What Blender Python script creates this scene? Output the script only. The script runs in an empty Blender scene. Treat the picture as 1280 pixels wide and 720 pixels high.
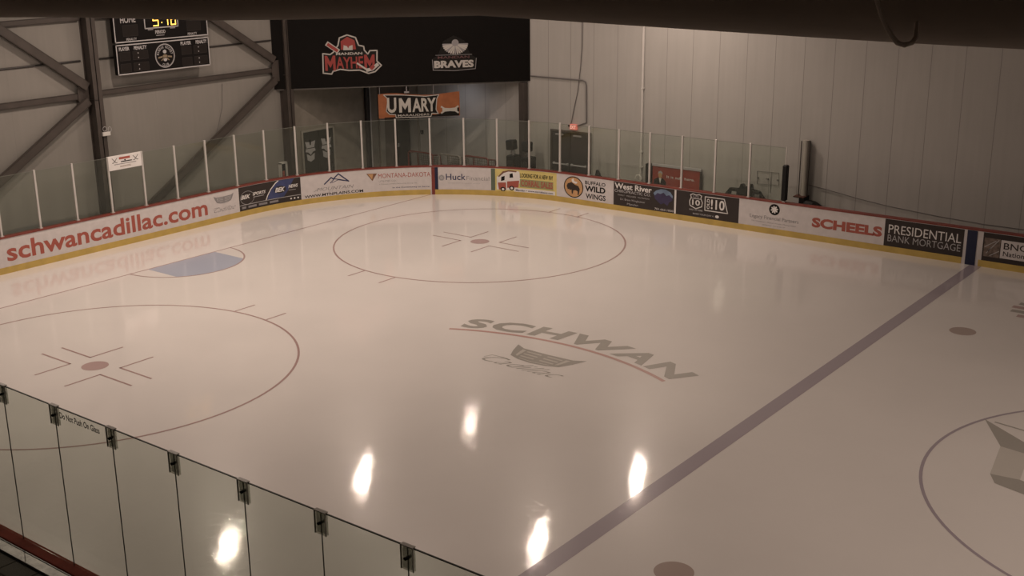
import bpy, math, random
from math import pi, sin, cos
from mathutils import Vector, Matrix
random.seed(7)
S = bpy.context.scene
COL = S.collection

# ------------------------------------------------------------------ camera, world, lights, exposure
CAM_LOC = (32.2875, -21.3297, 9.4396)
YAW, PITCH, ROLL, FPX = 2.2281, -0.2923, -0.0097, 1492.65
cam = bpy.data.cameras.new('camera'); cam_o = bpy.data.objects.new('camera', cam); COL.objects.link(cam_o)
f = Vector((cos(PITCH)*cos(YAW), cos(PITCH)*sin(YAW), sin(PITCH)))
r = f.cross(Vector((0, 0, 1))).normalized(); u = r.cross(f)
c_, s_ = cos(ROLL), sin(ROLL)
r, u = r*c_ + u*s_, -r*s_ + u*c_
cam_o.matrix_world = Matrix(((r.x, u.x, -f.x, CAM_LOC[0]), (r.y, u.y, -f.y, CAM_LOC[1]), (r.z, u.z, -f.z, CAM_LOC[2]), (0, 0, 0, 1)))
cam.sensor_width = 36; cam.lens = 36*FPX/1280; cam.clip_end = 200
S.camera = cam_o
vs = S.view_settings
vs.view_transform = 'Standard'; vs.look = 'None'; vs.gamma = 1; vs.use_curve_mapping = False
vs.exposure = 0.0
w = bpy.data.worlds.new('world'); S.world = w; w.use_nodes = True
w.node_tree.nodes['Background'].inputs[0].default_value = (0.9, 0.8, 0.72, 1)
w.node_tree.nodes['Background'].inputs[1].default_value = 0.02
LIGHT_COL = (1.0, 0.80, 0.66)
LAMP_Z = 9.2
LAMPS = [(4.35, 12.1, .25), (4.35, 6.1, .85), (4.35, 0.0, 1.15), (4.35, -6.1, 1.15),
         (12.05, 12.1, .92), (12.05, 6.1, .80), (12.05, 0.0, .78), (12.05, -6.1, .70),
         (27.45, 0.0, .28), (27.45, -6.1, .32), (35.15, 0.0, .6), (35.15, -6.1, .6), (42.85, 6.1, .4)]
LAMP_W = 262

# ------------------------------------------------------------------ helpers
def link(o): COL.objects.link(o); return o
def tag(o, label=None, cat=None, group=None, kind=None):
    if label: o['label'] = label
    if cat: o['category'] = cat
    if group: o['group'] = group
    if kind: o['kind'] = kind
    return o
def empty(name, loc, label=None, cat=None, group=None, kind=None):
    o = bpy.data.objects.new(name, None); o.location = loc; o.empty_display_size = .2
    return tag(link(o), label, cat, group, kind)

_m = {}
def mat(name, col, rough=.6, metal=0, var=.06, vscale=3.0, bump=0, bscale=20, emit=0, spec=.5, coat=0):
    if name in _m: return _m[name]
    m = bpy.data.materials.new(name); m.use_nodes = True; nt = m.node_tree; N = nt.nodes; L = nt.links
    b = N['Principled BSDF']
    b.inputs['Roughness'].default_value = rough; b.inputs['Metallic'].default_value = metal
    b.inputs['Specular IOR Level'].default_value = spec
    b.inputs['Coat Weight'].default_value = coat
    g = N.new('ShaderNodeNewGeometry'); no = N.new('ShaderNodeTexNoise'); no.inputs['Scale'].default_value = vscale; no.inputs['Detail'].default_value = 4
    L.new(g.outputs['Position'], no.inputs['Vector'])
    r_ = N.new('ShaderNodeValToRGB')
    lo = [max(0, c*(1-var)) for c in col]; hi = [min(1, c*(1+var)) for c in col]
    r_.color_ramp.elements[0].position = .3; r_.color_ramp.elements[0].color = (*lo, 1)
    r_.color_ramp.elements[1].position = .7; r_.color_ramp.elements[1].color = (*hi, 1)
    L.new(no.outputs['Fac'], r_.inputs[0]); L.new(r_.outputs[0], b.inputs['Base Color'])
    if emit:
        b.inputs['Emission Color'].default_value = (*col, 1); b.inputs['Emission Strength'].default_value = emit
    if bump:
        n2 = N.new('ShaderNodeTexNoise'); n2.inputs['Scale'].default_value = bscale; L.new(g.outputs['Position'], n2.inputs['Vector'])
        bp = N.new('ShaderNodeBump'); bp.inputs['Strength'].default_value = bump; bp.inputs['Distance'].default_value = .02
        L.new(n2.outputs['Fac'], bp.inputs['Height']); L.new(bp.outputs[0], b.inputs['Normal'])
    _m[name] = m; return m

def ice_mat(name, col, var=.03):
    m = bpy.data.materials.new(name); m.use_nodes = True; nt = m.node_tree; N = nt.nodes; L = nt.links
    b = N['Principled BSDF']
    g = N.new('ShaderNodeNewGeometry')
    no = N.new('ShaderNodeTexNoise'); no.inputs['Scale'].default_value = .35; no.inputs['Detail'].default_value = 6
    L.new(g.outputs['Position'], no.inputs['Vector'])
    r_ = N.new('ShaderNodeValToRGB'); r_.color_ramp.elements[0].position = .3; r_.color_ramp.elements[1].position = .7
    r_.color_ramp.elements[0].color = (*[c*(1-var) for c in col], 1); r_.color_ramp.elements[1].color = (*[min(1, c*(1+var)) for c in col], 1)
    L.new(no.outputs['Fac'], r_.inputs[0]); L.new(r_.outputs[0], b.inputs['Base Color'])
    b.inputs['Roughness'].default_value = .28; b.inputs['Specular IOR Level'].default_value = .30
    b.inputs['IOR'].default_value = 1.31
    b.inputs['Coat Weight'].default_value = 1; b.inputs['Coat IOR'].default_value = 1.31
    # resurfacing swirls and skate scratches: stretched noise in two directions
    hs = []
    for ang, sc in ((.75, (1.6, 34, 1)), (-.35, (1.2, 26, 1)), (1.2, (9, 9, 1))):
        mp = N.new('ShaderNodeMapping'); mp.inputs['Rotation'].default_value = (0, 0, ang); mp.inputs['Scale'].default_value = sc
        L.new(g.outputs['Position'], mp.inputs['Vector'])
        n = N.new('ShaderNodeTexNoise'); n.inputs['Scale'].default_value = 1.0; n.inputs['Detail'].default_value = 5
        n.inputs['Distortion'].default_value = .6
        L.new(mp.outputs[0], n.inputs['Vector']); hs.append(n)
    a = N.new('ShaderNodeMath'); a.operation = 'ADD'; L.new(hs[0].outputs['Fac'], a.inputs[0]); L.new(hs[1].outputs['Fac'], a.inputs[1])
    a2 = N.new('ShaderNodeMath'); a2.operation = 'ADD'; L.new(a.outputs[0], a2.inputs[0]); L.new(hs[2].outputs['Fac'], a2.inputs[1])
    bp = N.new('ShaderNodeBump'); bp.inputs['Strength'].default_value = .5; bp.inputs['Distance'].default_value = .0011
    L.new(a2.outputs[0], bp.inputs['Height']); L.new(bp.outputs[0], b.inputs['Coat Normal'])
    sc_h = None
    for ang, off_, per in ((-.35, 0, .55), (.25, 3.7, .8), (-.8, 8.1, .7)):
        mp = N.new('ShaderNodeMapping'); mp.inputs['Rotation'].default_value = (0, 0, ang); mp.inputs['Location'].default_value = (off_, off_*2, 0)
        L.new(g.outputs['Position'], mp.inputs['Vector'])
        wn = N.new('ShaderNodeTexWave'); wn.wave_type = 'BANDS'; wn.bands_direction = 'Y'; wn.inputs['Scale'].default_value = 1/per; wn.inputs['Distortion'].default_value = 9
        wn.inputs['Detail'].default_value = 1; wn.inputs['Detail Scale'].default_value = .35; L.new(mp.outputs[0], wn.inputs['Vector'])
        th = N.new('ShaderNodeMath'); th.operation = 'GREATER_THAN'; th.inputs[1].default_value = .994; L.new(wn.outputs['Fac'], th.inputs[0])
        n2 = N.new('ShaderNodeTexNoise'); n2.inputs['Scale'].default_value = .9; L.new(mp.outputs[0], n2.inputs['Vector'])
        t2 = N.new('ShaderNodeMath'); t2.operation = 'GREATER_THAN'; t2.inputs[1].default_value = .54; L.new(n2.outputs['Fac'], t2.inputs[0])
        mu = N.new('ShaderNodeMath'); mu.operation = 'MULTIPLY'; L.new(th.outputs[0], mu.inputs[0]); L.new(t2.outputs[0], mu.inputs[1])
        if sc_h is None: sc_h = mu.outputs[0]
        else:
            q = N.new('ShaderNodeMath'); q.operation = 'ADD'; L.new(sc_h, q.inputs[0]); L.new(mu.outputs[0], q.inputs[1]); sc_h = q.outputs[0]
    rr = N.new('ShaderNodeMapRange'); rr.inputs[3].default_value = .018; rr.inputs[4].default_value = .06
    L.new(hs[2].outputs['Fac'], rr.inputs[0])
    ra = N.new('ShaderNodeMath'); ra.operation = 'MULTIPLY_ADD'; ra.inputs[1].default_value = .10; L.new(sc_h, ra.inputs[0]); L.new(rr.outputs[0], ra.inputs[2])
    L.new(ra.outputs[0], b.inputs['Coat Roughness'])
    return m

def glass_mat(name, tint, refl=.06, haze=.0):
    m = bpy.data.materials.new(name); m.use_nodes = True; nt = m.node_tree; N = nt.nodes; L = nt.links
    N.remove(N['Principled BSDF']); out = N['Material Output']
    t = N.new('ShaderNodeBsdfTransparent'); t.inputs[0].default_value = (*tint, 1)
    gl = N.new('ShaderNodeBsdfGlossy'); gl.inputs['Roughness'].default_value = .04; gl.inputs[0].default_value = (.9, .95, .9, 1)
    lw = N.new('ShaderNodeLayerWeight'); lw.inputs[0].default_value = .5
    pw = N.new('ShaderNodeMath'); pw.operation = 'POWER'; pw.inputs[1].default_value = 4; L.new(lw.outputs['Facing'], pw.inputs[0])
    mu = N.new('ShaderNodeMath'); mu.operation = 'MULTIPLY_ADD'; mu.inputs[1].default_value = refl*5; mu.inputs[2].default_value = .03; mu.use_clamp = True
    L.new(pw.outputs[0], mu.inputs[0])
    mx = N.new('ShaderNodeMixShader'); L.new(mu.outputs[0], mx.inputs[0]); L.new(t.outputs[0], mx.inputs[1]); L.new(gl.outputs[0], mx.inputs[2])
    last = mx
    if haze:
        no = N.new('ShaderNodeTexNoise'); no.inputs['Scale'].default_value = 2.5
        df = N.new('ShaderNodeBsdfDiffuse'); df.inputs[0].default_value = (.55, .6, .55, 1)
        mr = N.new('ShaderNodeMapRange'); mr.inputs[3].default_value = haze*.6; mr.inputs[4].default_value = haze*1.4
        L.new(no.outputs['Fac'], mr.inputs[0])
        m2 = N.new('ShaderNodeMixShader'); L.new(mr.outputs[0], m2.inputs[0]); L.new(mx.outputs[0], m2.inputs[1]); L.new(df.outputs[0], m2.inputs[2]); last = m2
    L.new(last.outputs[0], out.inputs[0]); return m

class MB:
    """collects shapes into one mesh; world coordinates in, local to the parent out"""
    def __init__(s): s.v = []; s.f = []; s.mi = []; s.mats = []
    def slot(s, m):
        if m not in s.mats: s.mats.append(m)
        return s.mats.index(m)
    def add(s, vs_, fs, m=None):
        b = len(s.v); s.v += [tuple(v) for v in vs_]; s.f += [tuple(b+i for i in q) for q in fs]
        k = s.slot(m) if m else 0
        s.mi += [k]*len(fs); return s
    def frame_box(s, o, ax, ay, az, x0, x1, y0, y1, z0, z1, m=None, bev=0):
        o, ax, ay, az = Vector(o), Vector(ax), Vector(ay), Vector(az)
        P = lambda x, y, z: o+ax*x+ay*y+az*z
        if bev:
            # box with chamfered vertical and top/bottom edges: three rings
            ring = lambda k: [(x0+k, y0), (x1-k, y0), (x1, y0+k), (x1, y1-k), (x1-k, y1), (x0+k, y1), (x0, y1-k), (x0, y0+k)]
            inn = [(min(max(x, x0+bev), x1-bev), min(max(y, y0+bev), y1-bev)) for x, y in ring(bev)]
            vs_ = [P(x, y, z0) for x, y in inn]+[P(x, y, z0+bev) for x, y in ring(bev)]+[P(x, y, z1-bev) for x, y in ring(bev)]+[P(x, y, z1) for x, y in inn]
            fs = [tuple(range(7, -1, -1)), tuple(range(24, 32))]
            for k in range(3):
                for i in range(8): j = (i+1) % 8; fs.append((k*8+i, k*8+j, k*8+8+j, k*8+8+i))
            return s.add(vs_, fs, m)
        vs_ = [P(x, y, z) for z in (z0, z1) for x, y in ((x0, y0), (x1, y0), (x1, y1), (x0, y1))]
        return s.add(vs_, [(3, 2, 1, 0), (4, 5, 6, 7), (0, 1, 5, 4), (1, 2, 6, 5), (2, 3, 7, 6), (3, 0, 4, 7)], m)
    def box(s, x0, x1, y0, y1, z0, z1, m=None, bev=0):
        return s.frame_box((0, 0, 0), (1, 0, 0), (0, 1, 0), (0, 0, 1), x0, x1, y0, y1, z0, z1, m, bev)
    def bar(s, a, b, w_, h, up=(0, 0, 1), m=None, bev=0):
        a, b = Vector(a), Vector(b); d = b-a; L_ = d.length; d.normalize(); up = Vector(up)
        sx = d.cross(up).normalized(); uy = sx.cross(d)
        return s.frame_box(a, sx, uy, d, -w_/2, w_/2, -h/2, h/2, 0, L_, m, bev)
    def tube(s, pts, rad, n=10, m=None, caps=True):
        pts = [Vector(p) for p in pts]; rad = rad if isinstance(rad, (list, tuple)) else [rad]*len(pts)
        vs_ = []; prev = None
        for i, p in enumerate(pts):
            d = (pts[min(i+1, len(pts)-1)]-pts[max(i-1, 0)]).normalized()
            if prev is None: a = d.orthogonal().normalized()
            else: a = (prev-d*prev.dot(d)).normalized()
            prev = a; b = d.cross(a)
            vs_ += [p+(a*cos(2*pi*k/n)+b*sin(2*pi*k/n))*rad[i] for k in range(n)]
        fs = []
        for i in range(len(pts)-1):
            for k in range(n): j = (k+1) % n; fs.append((i*n+k, i*n+j, (i+1)*n+j, (i+1)*n+k))
        if caps: fs += [tuple(range(n-1, -1, -1)), tuple(range((len(pts)-1)*n, len(pts)*n))]
        return s.add(vs_, fs, m)
    def prism(s, poly, fn, d0, d1, m=None):
        n = len(poly); vs_ = [fn(x, y, d0) for x, y in poly]+[fn(x, y, d1) for x, y in poly]
        return s.add(vs_, [tuple(range(n-1, -1, -1)), tuple(range(n, 2*n))]+[(i, (i+1) % n, n+(i+1) % n, n+i) for i in range(n)], m)
    def build(s, name, m=None, parent=None, smooth=False, label=None):
        me = bpy.data.meshes.new(name)
        off = Vector(parent.location) if parent else Vector((0, 0, 0))
        if parent and parent.parent: off = off+Vector(parent.parent.location)
        me.from_pydata([tuple(Vector(v)-off) for v in s.v], [], s.f)
        mats = s.mats if s.mats else [m]
        for q in mats: me.materials.append(q)
        if s.mats: me.polygons.foreach_set('material_index', s.mi)
        if smooth: me.polygons.foreach_set('use_smooth', [True]*len(me.polygons))
        me.update(); o = bpy.data.objects.new(name, me)
        if parent: o.parent = parent
        if label: o['label'] = label
        return link(o)

# ---- printed graphics laid on any surface: fn(u, v, offset) -> world point
def clip_u(poly, lim, keep_less):
    out = []
    for a, b_ in zip(poly, poly[1:]+poly[:1]):
        ia, ib = (a[0] <= lim) == keep_less or a[0] == lim, (b_[0] <= lim) == keep_less or b_[0] == lim
        if ia: out.append(a)
        if ia != ib and a[0] != b_[0]:
            t = (lim-a[0])/(b_[0]-a[0]); out.append((lim, a[1]+t*(b_[1]-a[1])))
    return out
class Print:
    def __init__(s, fn, off=.004, step=.25, strip=0): s.fn = fn; s.off = off; s.step = step; s.mb = {}; s.strip = strip
    def lay(s, key, polys, m, off):
        # on curved boards a printed shape is cut into narrow upright strips so that it follows the curve
        for poly in polys:
            lo, hi = min(p[0] for p in poly), max(p[0] for p in poly)
            if s.strip and hi-lo > s.strip:
                k0, k1 = int(math.floor(lo/s.strip)), int(math.ceil(hi/s.strip))
                for k in range(k0, k1):
                    q = clip_u(clip_u(poly, k*s.strip, False), (k+1)*s.strip, True)
                    if len(q) > 2: s.part(key).add([s.fn(x, y, off) for x, y in q], [tuple(range(len(q)))], m)
            else: s.part(key).add([s.fn(x, y, off) for x, y in poly], [tuple(range(len(poly)))], m)
    def part(s, name):
        if name not in s.mb: s.mb[name] = MB()
        return s.mb[name]
    def poly(s, part, pts, m, off=None, flip=False):
        off = s.off if off is None else off
        ar = sum(a[0]*b_[1]-b_[0]*a[1] for a, b_ in zip(pts, pts[1:]+pts[:1]))
        if ar < 0: pts = pts[::-1]
        s.lay(part, [list(pts)], m, off)
    def rect(s, part, u0, u1, v0, v1, m, off=None):
        n = max(1, int((u1-u0)/s.step)); nv = 1
        off = s.off if off is None else off
        vs_ = [s.fn(u0+(u1-u0)*i/n, v, off) for i in range(n+1) for v in (v0, v1)]
        s.part(part).add(vs_, [(2*i, 2*i+2, 2*i+3, 2*i+1) for i in range(n)], m)
    def ell(s, part, cu, cv, ru, rv, m, off=None, n=32):
        s.poly(part, [(cu+ru*cos(2*pi*k/n), cv+rv*sin(2*pi*k/n)) for k in range(n)], m, off)
    def ring(s, part, cu, cv, ru, rv, wd, m, off=None, n=48, a0=0, a1=2*pi):
        off = s.off if off is None else off
        vs_ = []
        for k in range(n+1):
            a = a0+(a1-a0)*k/n
            vs_ += [s.fn(cu+(ru-wd/2)*cos(a), cv+(rv-wd/2)*sin(a), off), s.fn(cu+(ru+wd/2)*cos(a), cv+(rv+wd/2)*sin(a), off)]
        s.part(part).add(vs_, [(2*k, 2*k+1, 2*k+3, 2*k+2) for k in range(n)], m)
    def stroke(s, part, pts, wd, m, off=None, closed=False):
        off = s.off if off is None else off
        P = [Vector((x, y)) for x, y in pts]
        if closed: P.append(P[0])
        for a, b in zip(P, P[1:]):
            d = (b-a)
            if d.length < 1e-6: continue
            d.normalize(); n = Vector((-d.y, d.x))*wd/2; e = d*wd*.25
            q = [a-e-n, b+e-n, b+e+n, a-e+n]
            s.part(part).add([s.fn(p.x, p.y, off) for p in q], [(0, 1, 2, 3)], m)
    def text(s, part, txt, u0, u1, v0, v1, m, off=None, bold=.0, shear=0, warp=None, space=1):
        """fits the lettering into the box u0..u1 x v0..v1 (v0 = lowest ink, v1 = highest ink)"""
        off = s.off if off is None else off
        cu = bpy.data.curves.new('lettering', 'FONT'); cu.body = txt; cu.offset = bold; cu.shear = shear; cu.space_character = space
        cu.resolution_u = 3
        to = link(bpy.data.objects.new('lettering', cu))
        me = bpy.data.meshes.new_from_object(to.evaluated_get(bpy.context.evaluated_depsgraph_get()))
        V = [(v.co.x, v.co.y) for v in me.vertices]; F_ = [tuple(p.vertices) for p in me.polygons]
        bpy.data.objects.remove(to); bpy.data.curves.remove(cu); bpy.data.meshes.remove(me)
        if not V: return
        xa, xb = min(v[0] for v in V), max(v[0] for v in V); ya, yb = min(v[1] for v in V), max(v[1] for v in V)
        out = []
        for x, y in V:
            q = (u0+(x-xa)/(xb-xa)*(u1-u0), v0+(y-ya)/max(1e-6, yb-ya)*(v1-v0))
            if warp: q = warp(*q)
            out.append(q)
        key = part if part in ('m', 'club_emblem', 'script') else '%s#%d' % (part, len(s.mb))
        if s.strip: s.lay(key, [[out[i] for i in q] for q in F_], m, off)
        else: s.part(key).add([s.fn(x, y, off) for x, y in out], F_, m)
    def build(s, parent, labels={}):
        return {n: b.build(n.split('#')[0], None, parent, label=labels.get(n)) for n, b in s.mb.items()}

# ------------------------------------------------------------------ materials
ICE = ice_mat('ice', (.80, .765, .745))
ICE_RED = ice_mat('ice_red_line', (.44, .30, .29)); ICE_BLUE = ice_mat('ice_blue_line', (.40, .35, .40))
ICE_CREASE = ice_mat('ice_crease_blue', (.44, .48, .60)); ICE_GREY = ice_mat('ice_grey_print', (.40, .38, .35)); ICE_LGREY = ice_mat('ice_pale_print', (.60, .57, .53))
ICE_DOT = ice_mat('ice_dot', (.50, .36, .35))
ICE_ARC = ice_mat('ice_red_arc', (.58, .36, .33))
WHITE = mat('board_white', (.62, .585, .585), .35, var=.05, vscale=6); KICK = mat('kick_yellow', (.52, .37, .10), .45, var=.1)
RED = mat('cap_red', (.20, .040, .030), .45, var=.15); BLUE = mat('stripe_blue', (.010, .015, .050), .45); BLACK = mat('print_black', (.010, .009, .008), .6, spec=.2)
DGREY = mat('print_charcoal', (.040, .032, .030), .5, spec=.3); PWHITE = mat('print_white', (.75, .73, .72), .45); PRED = mat('print_red', (.38, .095, .07), .5)
PGREY = mat('print_grey', (.25, .24, .25), .5); PLG = mat('print_light_grey', (.42, .41, .42), .5); PNAVY = mat('print_navy', (.03, .035, .10), .5)
PBLUE = mat('print_blue', (.045, .06, .16), .5, var=.3); PLBLUE = mat('print_light_blue', (.16, .23, .34), .5, var=.2); PORANGE = mat('print_orange', (.60, .25, .08), .5)
PTAN = mat('print_tan', (.55, .32, .15), .5, var=.12); PYEL = mat('print_yellow', (.66, .55, .20), .5); PGREEN = mat('print_green', (.11, .14, .10), .5)
PBROWN = mat('print_brown', (.20, .10, .06), .5); POLIVE = mat('print_olive', (.30, .30, .14), .5); PPURP = mat('print_purple', (.04, .032, .085), .5, var=.4)
STEEL = mat('painted_steel', (.055, .045, .040), .5, var=.15); STEEL_D = mat('painted_steel_dark', (.018, .015, .014), .5)
ALU = mat('post_aluminium', (.62, .60, .58), .35, .3); ALU2 = mat('ledge_aluminium', (.30, .29, .285), .42, .8, var=.25, vscale=9, bump=.15)
GASK = mat('joint_gasket', (.02, .022, .018), .5); RUBBER = mat('black_rubber', (.075, .068, .055), .8, bump=.3, bscale=60)
GLASS = glass_mat('rink_glass', (.91, .935, .905), .07, .007); NGLASS = glass_mat('near_glass', (.90, .93, .90), .10, .035)
CONC = mat('concrete', (.28, .26, .24), .8, bump=.1)
PIPEW = mat('white_pipe', (.62, .60, .58), .4); PIPEG = mat('grey_conduit', (.16, .15, .15), .5)
BLKP = mat('black_plastic', (.008, .008, .008), .5, spec=.25)
DOORM = mat('door_paint', (.035, .032, .030), .45); DOORG = mat('door_green', (.030, .030, .025), .5)
DUCT = mat('duct_fabric', (.42, .34, .28), .85, var=.08, vscale=1.5, bump=.2, bscale=6)
CEIL = mat('ceiling_liner', (.35, .33, .31), .8)

def wall_mat(name, col, axis, period, phase, rib=.102, seamk=.66, spec=.4, seamw=.022):
    m = bpy.data.materials.new(name); m.use_nodes = True; nt = m.node_tree; N = nt.nodes; L = nt.links; b = N['Principled BSDF']
    b.inputs['Roughness'].default_value = .6; b.inputs['Specular IOR Level'].default_value = spec
    g = N.new('ShaderNodeNewGeometry'); sp = N.new('ShaderNodeSeparateXYZ'); L.new(g.outputs['Position'], sp.inputs[0])
    def math_(op, a, b_=None):
        n = N.new('ShaderNodeMath'); n.operation = op
        for i, q in enumerate((a, b_)):
            if q is None: continue
            if isinstance(q, (int, float)): n.inputs[i].default_value = q
            else: L.new(q, n.inputs[i])
        return n.outputs[0]
    x = math_('SUBTRACT', sp.outputs[axis], phase)
    fr = math_('FRACT', math_('DIVIDE', x, period)); seam = math_('LESS_THAN', fr, seamw)
    no = N.new('ShaderNodeTexNoise'); no.inputs['Scale'].default_value = .6; no.inputs['Detail'].default_value = 6; L.new(g.outputs['Position'], no.inputs['Vector'])
    mp = N.new('ShaderNodeMapping'); mp.inputs['Scale'].default_value = (5, 5, .25); L.new(g.outputs['Position'], mp.inputs[0])
    n2 = N.new('ShaderNodeTexNoise'); n2.inputs['Scale'].default_value = 1.2; n2.inputs['Detail'].default_value = 5; L.new(mp.outputs[0], n2.inputs['Vector'])
    ad = math_('ADD', math_('MULTIPLY', no.outputs['Fac'], .5), math_('MULTIPLY', n2.outputs['Fac'], .5))
    cr = N.new('ShaderNodeValToRGB'); cr.color_ramp.elements[0].position = .3; cr.color_ramp.elements[1].position = .7
    cr.color_ramp.elements[0].color = (*[c*.93 for c in col], 1); cr.color_ramp.elements[1].color = (*[c*1.06 for c in col], 1); L.new(ad, cr.inputs[0])
    mx = N.new('ShaderNodeMix'); mx.data_type = 'RGBA'; L.new(seam, mx.inputs[0]); L.new(cr.outputs[0], mx.inputs[6]); mx.inputs[7].default_value = (*[c*seamk for c in col], 1)
    L.new(mx.outputs[2], b.inputs['Base Color'])
    wv = math_('SINE', math_('MULTIPLY', x, 2*pi/rib))
    h = math_('SUBTRACT', math_('MULTIPLY', wv, .12), seam)
    bp = N.new('ShaderNodeBump'); bp.inputs['Strength'].default_value = .35; bp.inputs['Distance'].default_value = .01
    L.new(h, bp.inputs['Height']); L.new(bp.outputs[0], b.inputs['Normal'])
    return m
WALL_S = wall_mat('side_wall_panels', (.41, .395, .378), 0, 1.01, 11.09)
WALL_E = wall_mat('end_wall_liner', (.225, .213, .197), 1, 2.55, .2, rib=.4, seamk=.9, seamw=.006)
FASC = wall_mat('corrugated_black', (.007, .006, .0055), 2, .09, 0, rib=.09, seamk=.5, spec=.08)

# ------------------------------------------------------------------ lamps
for (x, y, p) in LAMPS:
    fx = empty('high_bay_light', (x, y, LAMP_Z), 'round high-bay lamp in the %s row from the left wall, %s' % ({4: 'first', 12: 'second', 27: 'third', 35: 'fourth', 43: 'fifth'}[round(x)], {12.1: 'nearest the far wall', 6.1: 'over the far half', 0.0: 'over the middle', -6.1: 'over the near half'}[y]), 'lamp', 'high bay lamps over the ice')
    MB().tube([(x, y, LAMP_Z+.03), (x, y, LAMP_Z+.12), (x, y, LAMP_Z+.3), (x, y, LAMP_Z+.32)], [.34, .3, .16, .1], 20).build('housing', STEEL, fx)
    MB().tube([(x, y, LAMP_Z+.32), (x, y, 10.9)], .012, 6).build('hanging_rod', STEEL_D, fx)
    la = bpy.data.lights.new('lamp', 'AREA'); la.shape = 'DISK'; la.size = .32; la.energy = LAMP_W*p; la.color = LIGHT_COL
    lo = link(bpy.data.objects.new('lamp_light', la)); lo.parent = fx; lo.location = (0, 0, 0)

# ------------------------------------------------------------------ rink path
R_, X0, Y1, YN = 8.0, .35, 13.1, -13.36
YC, XC = Y1-R_, X0+R_
LA_ = R_*pi/2; SN = -(YC-(YN+R_))          # arc length; s where the near corner begins
def path(s, o=0):
    if s < SN:
        t = (SN-s)/R_; a = pi+t
        return (XC+(R_+o)*cos(a), YN+R_+(R_+o)*sin(a))
    if s < 0: return (X0-o, YC+s)
    if s < LA_:
        a = pi-s/R_; return (XC+(R_+o)*cos(a), YC+(R_+o)*sin(a))
    return (XC+s-LA_, Y1+o)
def on_board(s, z, off): x, y = path(s, -off); return (x, y, z)
def sweep(mb, s0, s1, o0, o1, z0, z1, m=None, step=.25):
    n = max(1, int((s1-s0)/step)); vs_ = []
    for i in range(n+1):
        s = s0+(s1-s0)*i/n
        for o, z in ((o0, z0), (o1, z0), (o1, z1), (o0, z1)): vs_.append((*path(s, o), z))
    fs = [(0, 1, 2, 3), tuple(4*n+k for k in (3, 2, 1, 0))]
    for i in range(n):
        for k in range(4): j = (k+1) % 4; fs.append((4*i+k, 4*i+4+k, 4*i+4+j, 4*i+j))
    mb.add(vs_, fs, m)

# ------------------------------------------------------------------ setting
XE, YW, ZC = -1.0, 15.0, 10.9
b = MB(); b.box(XE, 62, -26, YW, -.35, -.12); b.build('floor', CONC); bpy.data.objects['floor']['kind'] = 'structure'
MB().box(XE-.25, XE, -26.25, YW+.25, -.35, ZC).build('wall_left', WALL_E)['kind'] = 'structure'
MB().box(XE, 62, YW, YW+.25, -.35, ZC).build('wall_back', WALL_S)['kind'] = 'structure'
MB().box(XE, 62, -26.25, -26, -.35, ZC).build('wall_front', WALL_S)['kind'] = 'structure'
MB().box(62, 62.25, -26.25, YW+.25, -.35, ZC).build('wall_right', WALL_S)['kind'] = 'structure'
MB().box(XE-.25, 62.25, -26.25, YW+.25, ZC, ZC+.2).build('ceiling', CEIL)['kind'] = 'structure'
# ice slab with rounded corners
XR = 60.6
pts = []
for (cx, cy, a0) in ((XC, YC, pi/2), (XC, YN+R_, pi), (XR-R_, YN+R_, 1.5*pi), (XR-R_, YC, 2*pi)):
    for k in range(25):
        a = a0+k/24*pi/2; pts.append((cx+(R_+.05)*cos(a), cy+(R_+.05)*sin(a)))
ice = MB().prism(pts, lambda x, y, z: (x, y, z), -.11, 0).build('floor', ICE); ice['kind'] = 'structure'

# ---- painted marks under the ice surface, children of the ice slab
def on_ice(x, y, off): return (x, y, off)
def ice_part(name, fn, label=None):
    P = Print(on_ice, .0025); fn(P)
    for n, mb in P.mb.items(): mb.build(name, None, ice, label=label)
def faceoff(cx, cy):
    def g(P): P.ring('m', cx, cy, 4.57, 4.57, .055, ICE_RED, n=128)
    ice_part('faceoff_circle', g)
    def g(P):
        P.ell('m', cx, cy, .30, .30, ICE_DOT, n=40)
    ice_part('faceoff_dot', g)
    def g(P):
        for sx in (1, -1):
            for sy in (1, -1):
                P.stroke('m', [(cx+sx*1.72, cy+sy*.26), (cx+sx*.58, cy+sy*.26), (cx+sx*.58, cy+sy*1.14)], .05, ICE_RED)
    ice_part('faceoff_bracket', g)
    def g(P):
        for sx in (1, -1):
            for sy in (1, -1): P.stroke('m', [(cx+sx*.6, cy+sy*4.58), (cx+sx*.6, cy+sy*5.22)], .05, ICE_RED)
    ice_part('hash_mark', g)
faceoff(9.2, 6.95); faceoff(9.16, -6.92)
def g(P): P.rect('m', 3.30, 3.355, -11.5, 11.45, ICE_RED)
ice_part('goal_line', g)
def g(P):
    P.poly('m', [(3.355, -1.22)]+[(3.33+1.83*cos(a), 1.83*sin(a)) for a in [-.73+1.46*k/20 for k in range(21)]]+[(3.355, 1.22)], ICE_CREASE, .0015)
ice_part('goal_crease', g, 'pale blue goal crease')
def g(P): P.ring('m', 3.33, 0, 1.83, 1.83, .05, ICE_RED, n=40, a0=-pi/2, a1=pi/2)
ice_part('crease_outline', g)
def g(P): P.rect('m', 22.46, 22.80, YN, Y1, ICE_BLUE)
ice_part('blue_line', g)
def g(P): P.ring('m', 30.48, 0, 4.57, 4.57, .06, ICE_BLUE, n=128)
ice_part('centre_circle', g)
ICE_DOT2 = ice_mat('ice_dot_faded', (.44, .35, .32))
for cx, cy in ((24.2, 7.0), (24.3, -7.0)):
    def g(P): P.ell('m', cx, cy, .31, .31, ICE_DOT2, n=40)
    ice_part('faceoff_dot', g)
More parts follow.
